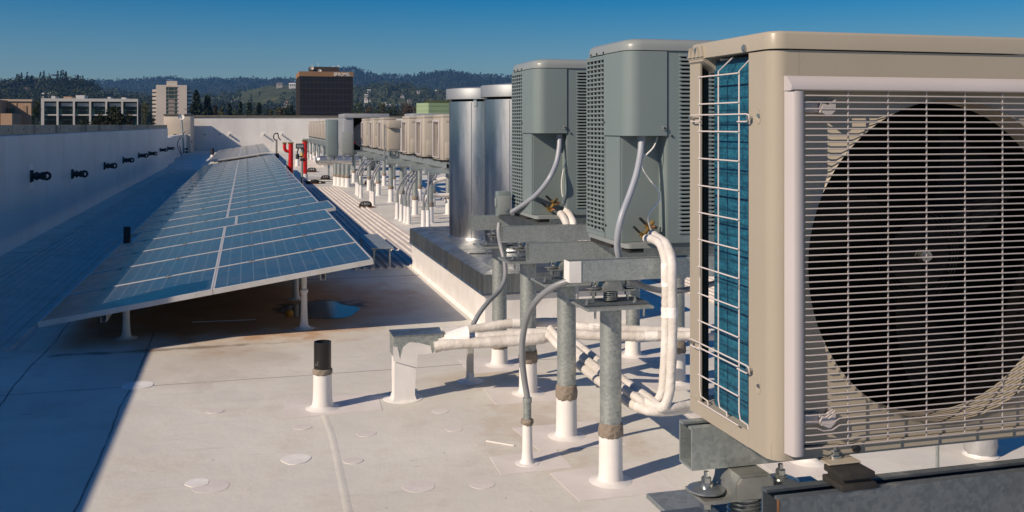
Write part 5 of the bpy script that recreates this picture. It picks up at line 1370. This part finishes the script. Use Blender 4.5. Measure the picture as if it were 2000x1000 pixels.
for k in range(6):
    a = k*1.9; TR.tube([(0,0,0.28+0.07*k), (0.09*math.cos(a), 0.09*math.sin(a), 0.40+0.07*k), (0.2*math.cos(a), 0.2*math.sin(a), 0.47+0.065*k)], [0.010, 0.006, 0.002], 5, False)
trunk_o = TR.build('trunk', BARK); trunk_me = trunk_o.data; bpy.data.objects.remove(trunk_o)
CM = {}
def tree(px, top, D, width, kind, m, label, name, base=GROUND_Z, n=1500, group=None, dx=0):
    p = at(px, top, D=D); H = p.z - base
    w = width*D/FPX / (0.19 if kind == 'conifer' else 0.72)
    asp = max(0.1, round(w/H, 1)); key = (kind, m.name, n, dx, asp)
    if key not in CM: CM[key] = crown_mesh('crown', kind, n, 11 + dx*5 + len(CM), m, asp)
    t = thing(name, label, 'tree', (p.x, p.y, base), group)
    for nm, me in (('crown', CM[key]), ('trunk', trunk_me)):
        o = bpy.data.objects.new(nm, me); COL.objects.link(o); o.parent = t
    t.scale = (w, w, H); t.rotation_euler = (0, 0, rnd.uniform(0, 6.28))
    return t
# trees in front of and around the glass office
tree(222, 203, 120, 62, 'tall', LEAFD, 'big dark round tree before the right half of the glass office', 'broadleaf_tree', n=5200)
tree(196, 216, 118, 44, 'tall', LEAFD, 'dark tree leaning left of the big dark one before the office', 'broadleaf_tree', n=3800, dx=1)
tree(166, 226, 117, 46, 'tall', LEAFD, 'low dark bushy tree before the middle of the glass office', 'broadleaf_tree', n=3800, dx=2)
tree(252, 214, 124, 40, 'tall', LEAFD, 'dark tree before the right end bays of the glass office', 'broadleaf_tree', n=3800, dx=3)
tree(140, 236, 116, 26, 'tall', LEAF, 'small twiggy tree just above the wall before the office', 'broadleaf_tree', dx=4)
tree(72, 186, 150, 26, 'tall', LEAF, 'tree in the gap between the tan building and the glass office', 'broadleaf_tree', n=2600, dx=1)
tree(281, 196, 300, 26, 'tall', LEAFY, 'olive tree between the office and the white tower', 'broadleaf_tree', n=2600, dx=2)
tree(292, 214, 200, 20, 'tall', LEAFY, 'low olive tree against the left foot of the white tower', 'broadleaf_tree', n=2600, dx=3)
i = 0
cl = [(383, 178, 30, LEAFC), (405, 188, 28, LEAFC), (421, 206, 17, LEAFR), (448, 204, 20, LEAFC), (470, 199, 16, LEAFC), (487, 200, 22, LEAFC), (506, 202, 22, LEAFC), (434, 210, 14, LEAFY), (530, 214, 16, LEAFY), (549, 212, 18, LEAFR), (569, 208, 16, LEAFC)]
for px, top, w, mm in cl:
    tree(px, top, 330 + 14*(i % 4), w, 'conifer', mm, '%s pointed tree from the left above the end parapet, left of the brown tower' % ordinal(i), 'conifer_tree', n=900, group='pointed trees above the end parapet'); i += 1
i = 0
for px, top, w, mm in [(396, 204, 30, LEAFY), (430, 214, 30, LEAFY), (460, 212, 28, LEAF), (497, 213, 26, LEAFY), (520, 210, 28, LEAF), (545, 207, 30, LEAFY), (566, 202, 30, LEAF), (700, 198, 34, LEAF), (722, 206, 30, LEAFR), (745, 199, 34, LEAFY), (768, 207, 30, LEAF), (792, 200, 34, LEAFR), (812, 206, 30, LEAFY), (860, 196, 40, LEAF), (735, 212, 26, LEAF), (780, 213, 26, LEAFY), (705, 214, 26, LEAFY)]:
    tree(px, top, 420 + 25*(i % 5), w, 'tall', mm, '%s rounded town tree from the left beyond the end parapet' % ordinal(i), 'broadleaf_tree', n=1500, dx=i % 4, group='rounded town trees'); i += 1

# woods on the hills: too many to count
def woods(nm, count, hgt, leaves, lsize, mtl, seed, pr=(-500, 1250), exclude=None, zlo=0.02, zhi=1.04):
    q = random.Random(seed); z0, zc, z1, tab = hill_defs[nm]; vs, fs = [], []
    for _ in range(count):
        px = q.uniform(*pr); z = z0 + (zc-z0)*q.uniform(zlo, zhi)
        if exclude and exclude(px, z, q): continue
        a, b = ray(px); base = Vector((a*z, b*z, hill_z(nm, px, z))); H = hgt*q.uniform(0.5, 1.35); con = q.random() < 0.25
        for _ in range(leaves):
            if con:
                h = q.random(); r = H*0.2*(1-h)*math.sqrt(q.random()) + 0.3; an = q.uniform(0, 6.28); c = base + Vector((r*math.cos(an), r*math.sin(an), H*1.25*(0.08+0.9*h)))
            else:
                d = Vector((q.gauss(0,1), q.gauss(0,1), q.gauss(0,1))).normalized(); c = base + Vector((d.x*H*0.5, d.y*H*0.5, H*0.55 + d.z*H*0.42))
            add_leaf(vs, fs, c, lsize, q)
    me = bpy.data.meshes.new(nm); me.from_pydata(vs, [], fs); me.materials.append(mtl)
    o = bpy.data.objects.new(nm.split('_')[0] + '_woods', me); COL.objects.link(o)
    structure(o, 'stuff'); o['label'] = {'near_hills': 'dense dark woods on the nearer hills', 'mid_hills': 'scattered woods on the middle green hills', 'far_hills': 'blue forest on the far ridge'}[nm]; o['category'] = 'woods'
woods('near_hills', 4200, 12, 44, 1.35, WOODF, 5, pr=(-280, 1500))
woods('near_hills', 190, 19, 90, 1.5, WOODF, 15, pr=(-60, 185), zlo=0.9, zhi=1.02)
def clearing(px, z, q):
    return 470 < px < 640 and z > 1900 and q.random() < 0.88
woods('mid_hills', 5000, 12, 20, 2.3, WOODM, 6, pr=(-250, 1900), exclude=clearing)
woods('far_hills', 9500, 15, 8, 4.6, WOODX, 8, pr=(-250, 1900), zlo=0.35)

# small houses on the hills
HW = mat('house_wall', (0.50, 0.47, 0.43), (0.40, 0.37, 0.34), 0.2, 0.85)
HW2 = mat('house_wall_white', (0.68, 0.66, 0.63), None, rough=0.8)
HR = mat('house_roof', (0.16, 0.12, 0.10), (0.25, 0.17, 0.13), 0.3, 0.9)
HR2 = mat('house_roof_tile', (0.34, 0.15, 0.09), None, rough=0.85)
def hill_house(nm, px, py, wpx, label, wm, rm, group='houses on the wooded hills'):
    z0, zc, z1, tab = hill_defs[nm]
    z = z0
    for k in range(200):
        zz = z0 + (zc-z0)*k/200
        yy = HOR - FPX*(hill_z(nm, px, zz) + 9 - CAM_H)/zz
        z = zz
        if yy <= py: break
    a, b = ray(px); c = Vector((a*z, b*z, hill_z(nm, px, z) + 4)); w = max(7.0, wpx*z/FPX); h = w*0.42; d = w*0.7
    t = thing('hill_house', label, 'house', c, group)
    m = M(); m.box(c.x-w/2, c.x+w/2, c.y, c.y+d, c.z-6, c.z+h); m.build('wall', wm, t)
    m = M(); m.loft([[(c.x-w*0.55, c.y-0.5, c.z+h+0.02), (c.x+w*0.55, c.y-0.5, c.z+h+0.02), (c.x+w*0.55, c.y+d+0.5, c.z+h+0.02), (c.x-w*0.55, c.y+d+0.5, c.z+h+0.02)], [(c.x-w*0.52, c.y+d*0.48, c.z+h*1.45), (c.x+w*0.52, c.y+d*0.48, c.z+h*1.45), (c.x+w*0.52, c.y+d*0.52, c.z+h*1.45), (c.x-w*0.52, c.y+d*0.52, c.z+h*1.45)]]); m.build('roof', rm, t, flat=True)
    m = M()
    for k in range(3): x = c.x + w*(-0.3 + 0.3*k); m.box(x-w*0.07, x+w*0.07, c.y-0.15, c.y-0.02, c.z+h*0.3, c.z+h*0.75)
    m.build('window', GLASSD, t)
hill_house('near_hills', 7, 168, 9, 'pale house at the left edge on the wooded hill', HW, HR)
hill_house('near_hills', 52, 170, 7, 'dim pale house among trees right of the left edge one', HW, HR)
hill_house('near_hills', 106, 160, 12, 'white house below the crest trees of the left hill', HW2, HR)
hill_house('near_hills', 142, 161, 17, 'long house with orange roof near the left hill crest', HW, HR2)
hill_house('near_hills', 88, 181, 12, 'left half of the white roofed house cluster above the glass office', HW2, HW2)
hill_house('near_hills', 103, 180, 12, 'right half of the white roofed house cluster above the glass office', HW2, HW2)
hill_house('near_hills', 141, 174, 6, 'small pinkish house above the middle of the glass office', HW, HR)
hill_house('near_hills', 200, 175, 6, 'small pale house above the right part of the glass office', HW, HR)
hill_house('mid_hills', 546, 164, 11, 'hilltop mansion left of the brown tower', HW, HR)
hill_house('mid_hills', 571, 165, 12, 'white hilltop house just left of the brown tower', HW2, HW2)
hill_house('mid_hills', 455, 194, 5, 'lone pale house on the green slope right of the white tower', HW, HR2)
hill_house('mid_hills', 560, 199, 10, 'house with orange roof at the left of the brown tower foot', HW, HR2)
q = random.Random(12)
hl = sorted((q.uniform(696, 870), q.uniform(174, 216), q.uniform(3, 7)) for k in range(24))
for k, (px, py, w) in enumerate(hl):
    hill_house('mid_hills', px, py, w, '%s small hillside house from the left, right of the brown tower' % ordinal(k), q.choice((HW, HW2, HW)), q.choice((HR, HW2, HR)), 'scattered houses right of the brown tower')
hl = sorted((q.uniform(515, 578), q.uniform(205, 219), q.uniform(3, 6)) for k in range(8))
for k, (px, py, w) in enumerate(hl):
    hill_house('mid_hills', px, py, w, '%s small low house from the left, left of the brown tower' % ordinal(k), HW, HR, 'scattered houses left of the brown tower')

# ------------------------------------------------------------------ buildings
def at_px_x(px, Y): return at(px, 244, Y=Y).x
def zy(py, px, Y): return at(px, py, Y=Y).z
# tan building on the left
Yb = 118.0
t = thing('tan_building', 'tan rendered building with stepped blocks at the left edge', 'building', (at_px_x(30, Yb), Yb, GROUND_Z))
TAN = mat('tan_render', (0.46, 0.31, 0.21), (0.42, 0.28, 0.19), 0.3, 0.85)
x0, x1 = at_px_x(-60, Yb), at_px_x(61, Yb); zt = zy(198, 40, Yb)
xb = at_px_x(61.5, Yb + 14)
m = M(); m.extr([(x0, Yb), (x1, Yb), (xb, Yb+14), (x0, Yb+14)], 'z', GROUND_Z, zt); m.build('wall', TAN, t)
m = M(); m.extr([(x0-0.1, Yb-0.12), (x1+0.12, Yb-0.12), (xb+0.1, Yb+14.1), (x0-0.1, Yb+14.1)], 'z', zt+0.002, zt+0.22); m.build('coping', mat('pale_coping', (0.52, 0.42, 0.33)), t)
m = M(); m.box(at_px_x(-60, Yb), at_px_x(1, Yb-3), Yb-3.4, Yb-0.002, GROUND_Z, zt + 0.1); m.build('wing', TAN, t)
m = M(); xx = at_px_x(32, Yb-3); m.box(at_px_x(10, Yb-3), xx, Yb-5, Yb-0.002, GROUND_Z, zy(222, 30, Yb-3)); m.build('lower_block', TAN, t)
m = M(); m.box(at_px_x(44, Yb), at_px_x(52, Yb), Yb-0.06, Yb-0.002, zy(221, 48, Yb), zy(206, 48, Yb)); m.build('panel', mat('tan_panel', (0.38, 0.25, 0.17)), t)
m = M(); m.box(at_px_x(31.6, Yb), at_px_x(32.4, Yb), Yb-0.05, Yb-0.002, zy(222, 48, Yb), zt); m.build('joint', TAN, t)
for px in (9, 23):
    m = M(); xa = at_px_x(px, Yb-0.3); za = zy(216.5, px, Yb-0.3); m.loft([[(xa-0.17, Yb-0.4, za-0.22), (xa+0.17, Yb-0.4, za-0.22), (xa+0.17, Yb-0.01, za-0.22), (xa-0.17, Yb-0.01, za-0.22)], [(xa-0.24, Yb-0.45, za+0.24), (xa+0.24, Yb-0.45, za+0.24), (xa+0.24, Yb-0.01, za+0.24), (xa-0.24, Yb-0.01, za+0.24)]]); m.build('rain_hopper', mat('green_copper', (0.10, 0.16, 0.12)), t)
# glass office with white concrete frame
Yo = 200.0
t = thing('glass_office', 'low office block with white frame grid and dark green glass bays', 'building', (at_px_x(175, Yo), Yo, GROUND_Z))
OFW = mat('office_white', (0.52, 0.52, 0.52), (0.47, 0.47, 0.47), 0.4, 0.8)
x0, x1 = at_px_x(80, Yo), at_px_x(269.5, Yo); zt = zy(192, 100, Yo); zb = GROUND_Z
m = M(); m.box(x0+0.1, x1-0.1, Yo+0.9, Yo+4, zb, zt-0.57); m.build('glass', mat('green_glass', (0.004, 0.012, 0.016), (0.012, 0.048, 0.06), 0.16, 0.1, 0, spec=0.2), t)
bay = (x1-x0)/6.0
for k in range(7):
    xc = x0 + k*bay; w = 0.17
    m = M(); m.box(xc - (0 if k == 0 else w), xc + (0 if k == 6 else w) + (0.36 if k == 0 else 0), Yo, Yo+0.5, zb, zt-0.561); m.build('column', OFW, t)
m = M(); m.extr([(x0, Yo), (x1, Yo), (at_px_x(271, Yo+22), Yo+22), (x0, Yo+22)], 'z', zt-0.56, zt); m.build('roof_band', OFW, t)
zm = zy(224.5, 150, Yo)
m = M(); m.box(x0+0.51, x1-0.26, Yo+0.25, Yo+0.79, zm-0.12, zm+0.12); m.build('floor_band', OFW, t)
m = M()
for k in range(6): m.box(x0+k*bay+0.52, x0+(k+1)*bay-0.28, Yo+0.55, Yo+0.89, zt-1.45, zt-0.85)
m.build('spandrel', OFW, t)
m = M()
for k in range(6):
    for zz in (215, 234): m.box(x0+k*bay+0.5, x0+(k+1)*bay-0.5, Yo+0.84, Yo+0.895, zy(zz, 150, Yo)-0.05, zy(zz, 150, Yo)+0.05)
m.build('transom', mat('grey_mullion', (0.12, 0.14, 0.15)), t)
pq = [(x1-0.05, Yo+4.1), (at_px_x(276.5, Yo+8), Yo+8), (at_px_x(276, Yo+20), Yo+20), (x0+0.2, Yo+20), (x0+0.2, Yo+4.1)]
m = M(); m.extr(pq, 'z', zb, zt-0.9); m.build('side_glazing', GLASSD, t)
m = M()
for z in (zt-1.2, zm, zm-4.2): m.extr([(a + (0.06 if i in (1, 2) else 0), b - (0.06 if i in (0, 1) else 0)) for i, (a, b) in enumerate(pq)], 'z', z-0.08, z+0.08)
m.build('side_band', mat('grey_mullion2', (0.2, 0.22, 0.24)), t)
for (pa, pb, py, mm) in ((100, 108, 188, OFW), (124, 140, 189, TAN), (148, 165, 186, OFW), (210, 216, 189, OFW), (237, 246, 190, HW2)):
    m = M(); m.box(at_px_x(pa, Yo+8), at_px_x(pb, Yo+8), Yo+8, Yo+12, zt+0.002, zy(py, 150, Yo+8)); m.build('rooftop_box', mm, t)
# white residential tower
Yt = 420.0
t = thing('white_tower', 'cream white apartment tower with a column of small windows and side balconies', 'building', (at_px_x(335, Yt), Yt, GROUND_Z))
TW = mat('tower_white', (0.60, 0.54, 0.48), (0.56, 0.50, 0.45), 0.1, 0.85)
x0, x1 = at_px_x(304.5, Yt), at_px_x(365, Yt); zt = zy(166, 335, Yt)
m = M(); m.box(x0, x1, Yt, Yt+18, GROUND_Z, zt); m.build('wall', TW, t)
m = M(); m.box(at_px_x(325, Yt), at_px_x(346, Yt), Yt+0.5, Yt+10, zt+0.002, zy(158, 335, Yt)); m.build('penthouse', TW, t)
fl = (zy(174, 335, Yt) - zy(219.5, 335, Yt))/6.0; ztop = zy(174, 335, Yt)
WF = mat('tower_sill', (0.30, 0.26, 0.23))
for k in range(9):
    zc = ztop - fl*k
    for (pa, pb) in ((324.3, 328.6), (329.4, 340.6), (341.4, 345.8)):
        m = M(); m.box(at_px_x(pa, Yt), at_px_x(pb, Yt), Yt-0.05, Yt-0.002, zc-0.72, zc+0.72); f = m.build('window', GLASSD if k < 3 or pb-pa < 6 else WF, t)
    m = M(); m.box(at_px_x(323.8, Yt), at_px_x(346.3, Yt), Yt-0.25, Yt-0.055, zc+0.75, zc+1.0); m.build('sill', WF, t)
for k in range(12):
    zc = ztop - fl*k + 0.6
    m = M(); m.box(x1+0.001, x1+1.9, Yt+1.0, Yt+16, zc-1.75, zc-0.75); m.build('balcony', HW2, t)
    m = M(); m.box(x0-1.5, x0-0.001, Yt+1.0, Yt+16, zc-1.75, zc-0.75); m.build('balcony', TW, t)
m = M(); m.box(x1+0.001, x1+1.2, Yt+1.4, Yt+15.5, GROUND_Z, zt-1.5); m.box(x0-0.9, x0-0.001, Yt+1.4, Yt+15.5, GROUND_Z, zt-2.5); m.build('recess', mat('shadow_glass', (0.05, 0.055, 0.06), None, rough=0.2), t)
# dark office tower with the sign
Yr = 560.0
t = thing('dark_tower', 'dark brown glass office tower with bronze top band carrying a white sign', 'building', (at_px_x(638, Yr), Yr, GROUND_Z))
x0, x1 = at_px_x(586, Yr), at_px_x(689, Yr); zt = zy(140, 640, Yr); zf = zy(149.5, 640, Yr)
dep = 38.0
DARK = G('tower_curtain_wall'); tc = DARK.n('TexCoord'); sx = DARK.n('SeparateXYZ'); DARK.l(tc.outputs['Object'], sx.inputs[0])
bn = DARK.n('TexBrick'); DARK.l(tc.outputs['Object'], bn.inputs['Vector'])
n1 = DARK.noise(tc.outputs['Object'], 0.12, 3)
mpd = DARK.n('Mapping'); DARK.l(tc.outputs['Object'], mpd.inputs[0]); mpd.inputs['Scale'].default_value = (0.14, 0.14, 0.42)
vv = DARK.n('TexVoronoi'); DARK.l(mpd.outputs[0], vv.inputs['Vector']); vv.inputs['Scale'].default_value = 1.0
sv = DARK.n('SeparateColor'); DARK.l(vv.outputs['Color'], sv.inputs[0])
DARK.l(DARK.mix(DARK.ramp(sv.outputs[0], 0.4, 0.8), (0.006, 0.006, 0.007), (0.016, 0.019, 0.034)), DARK.b.inputs['Base Color']); DARK.b.inputs['Roughness'].default_value = 0.22; DARK.b.inputs['Specular IOR Level'].default_value = 0.3
m = M(); m.box(x0, x1, Yr, Yr+dep, GROUND_Z, zf); m.build('glass_wall', DARK.m, t)
BRZ = mat('bronze_band', (0.30, 0.17, 0.075), (0.26, 0.145, 0.065), 0.1, 0.7)
BRD = mat('bronze_dark', (0.050, 0.034, 0.023), (0.038, 0.027, 0.020), 0.2, 0.6)
m = M(); m.box(x0-0.5, x1+0.3, Yr-0.5, Yr+dep+0.4, zf+0.002, zt); m.build('top_band', BRZ, t)
m = M(); pn = 40
for k in range(pn+1): x = x0 + (x1-x0)*k/pn; m.box(x-0.10, x+0.10, Yr-0.32, Yr-0.003, GROUND_Z, zf)
m.build('mullions', BRD, t)
m = M()
for k in range(24):
    y = Yr + 0.5 + (dep-1)*k/23; m.box(x0-0.32, x0-0.003, y-0.1, y+0.1, GROUND_Z, zf)
m.build('side_mullions', BRD, t)
m = M(); fh = (zf - zy(231, 640, Yr))/7.0
for k in range(1, 14): m.box(x0, x1, Yr-0.16, Yr-0.004, zf - k*fh - 0.3, zf - k*fh + 0.3)
m.build('floor_bands', BRD, t)
xp0, xp1 = at_px_x(606, Yr+8), at_px_x(662, Yr+8)
m = M(); m.box(xp0, xp1, Yr+8, Yr+26, zt+0.002, zy(130.5, 640, Yr+8)); m.build('penthouse', BRD, t)
for px, py, h in ((609.5, 127, 3.0), (621.5, 125, 3.6), (661, 127, 1.6), (651, 130, 0.8)):
    p = at(px, 131, Y=Yr+9); m = M(); m.cyl((p.x, p.y, zt), (p.x, p.y, p.z + h*0.7), 0.10, n=6); m.cyl((p.x, p.y-0.3, p.z+h*0.35), (p.x, p.y+0.3, p.z+h*0.35), 0.5 if h < 2 else 0.18, n=10); m.build('antenna', HW2, t)
for px, py in ((609.5, 133), (624.5, 138.5)):
    p = at(px, py, Y=Yr+1.5 if py > 135 else Yr+7.5); m = M(); m.lathe((0, 0, 0), [(0.05, 0), (0.7, 0.15), (1.0, 0.5), (0.9, 0.5), (0.05, 0.1)], 14)
    for v in m.bm.verts: v.co = Vector((p.x + v.co.x, p.y - v.co.z, p.z + v.co.y))
    m.build('dish', HW2, t)
SIGNW = mat('sign_white', (0.80, 0.80, 0.78), None, rough=0.5)
def letters(txt, x, y, z, hgt, name, parent, mt):
    cu = bpy.data.curves.new('txt', 'FONT'); cu.body = txt; cu.size = hgt/0.7; cu.extrude = 0.12; cu.offset = 0.045; cu.space_character = 1.05
    ob = bpy.data.objects.new('txt', cu); COL.objects.link(ob)
    bpy.context.view_layer.update()
    me = bpy.data.meshes.new_from_object(ob.evaluated_get(bpy.context.evaluated_depsgraph_get()))
    bpy.data.objects.remove(ob)
    w = Vector(parent['_w'])
    for v in me.vertices: v.co = Vector((x + v.co.x, y - v.co.z, z + v.co.y)) - w
    me.materials.clear(); me.materials.append(mt)
    o = bpy.data.objects.new(name, me); COL.objects.link(o); o.parent = parent
    return me
sx0 = at_px_x(660.5, Yr-0.7); sx1 = at_px_x(684.5, Yr-0.7); zc = zy(145.2, 672, Yr-0.7)
me = letters('ROMEL', 0, 0, 0, 1.75, 'sign_letters', t, SIGNW)
w = Vector(t['_w']); xs = [v.co.x + w.x for v in me.vertices]; sc = (sx1-sx0)/(max(xs)-min(xs)); mn = min(xs)
for v in me.vertices:
    q0 = v.co + w; v.co = Vector((sx0 + (q0.x-mn)*sc, Yr-0.62 + q0.y, zc - 0.87 + q0.z)) - w
m = M(); lx = at_px_x(655.5, Yr-0.7)
def arc(r0, r1, a0, a1, n=14): return [(lx + r1*math.cos(R(a0+(a1-a0)*k/n)), zc + r1*math.sin(R(a0+(a1-a0)*k/n))) for k in range(n+1)] + [(lx + r0*math.cos(R(a1-(a1-a0)*k/n)), zc + r0*math.sin(R(a1-(a1-a0)*k/n))) for k in range(n+1)]
m.extr(arc(0.55, 1.0, -60, 130), 'y', Yr-0.85, Yr-0.51); m.extr(arc(0.5, 0.95, 150, 285), 'y', Yr-0.85, Yr-0.51); m.extr(arc(0.0, 0.32, 0, 350), 'y', Yr-0.85, Yr-0.51)
m.build('sign_emblem', SIGNW, t)
# pale green building on the right
Yq = 150.0
t = thing('green_building', 'pale green clad building top with darker roof behind the condensers', 'building', (at_px_x(850, Yq), Yq, GROUND_Z))
x0, xm, x1 = at_px_x(818, Yq), at_px_x(837, Yq), at_px_x(935, Yq); zt = zy(201, 840, Yq)
GRN = mat('pale_green_cladding', (0.26, 0.36, 0.22), (0.23, 0.33, 0.20), 0.4, 0.7)
m = M(); m.extr([(x0, Yq+2.2), (xm, Yq), (x1, Yq), (x1, Yq+14), (at_px_x(819, Yq+14), Yq+14)], 'z', GROUND_Z, zt); m.build('wall', GRN, t, ang=5)
m = M()
for k in range(6): m.extr([(x0-0.02, Yq+2.18), (xm, Yq-0.03), (x1, Yq-0.03), (x1, Yq-0.001), (xm, Yq-0.001), (x0-0.01, Yq+2.2)], 'z', zt-0.5-k*0.75, zt-0.46-k*0.75)
m.build('cladding_joint', mat('green_joint', (0.14, 0.2, 0.12)), t)
m = M(); m.extr([(at_px_x(829, Yq+3), Yq+3), (x1, Yq+3), (x1, Yq+13), (at_px_x(829.5, Yq+13), Yq+13)], 'z', zt+0.002, zy(196, 840, Yq+3)); m.build('upper_roof', mat('dark_green_roof', (0.06, 0.075, 0.035), (0.09, 0.10, 0.05), 0.5, 0.8), t)
t = thing('rooftop_plant', 'low grey plant screens on the roof behind the beige trio', 'roof plant', (8, 55, 0))
m = M(); xa, xb = at_px_x(806, 55), at_px_x(900, 55); m.box(xa, xb, 55, 58, 1.5, zy(221.5, 840, 55), 0.02); m.build('screen', mat('pale_screen', (0.34, 0.36, 0.38), (0.28, 0.30, 0.32), 1.5, 0.5, 0.3), t)
for x in (xa+0.1, (xa+xb)/2, xb-0.1):
    m = M(); m.box(x-0.05, x+0.05, 55.2, 57.8, 0, 1.499); m.build('leg', GBEAM, t)

# ------------------------------------------------------------------ haze
hz = bpy.data.materials.new('thin_haze'); hz.use_nodes = True
nt = hz.node_tree; nt.nodes.clear()
vol = nt.nodes.new('ShaderNodeVolumePrincipled'); vol.inputs['Color'].default_value = (0.20, 0.50, 1.0, 1); vol.inputs['Density'].default_value = 0.00009; vol.inputs['Anisotropy'].default_value = 0.2
out = nt.nodes.new('ShaderNodeOutputMaterial'); nt.links.new(vol.outputs[0], out.inputs['Volume'])
m = M(); m.box(-2800, 6100, -650, 7400, GROUND_Z - 4, 420); structure(m.build('haze', hz), 'stuff')
# tidy: helper properties are not part of the scene
for o in bpy.data.objects:
    if '_w' in o: del o['_w']
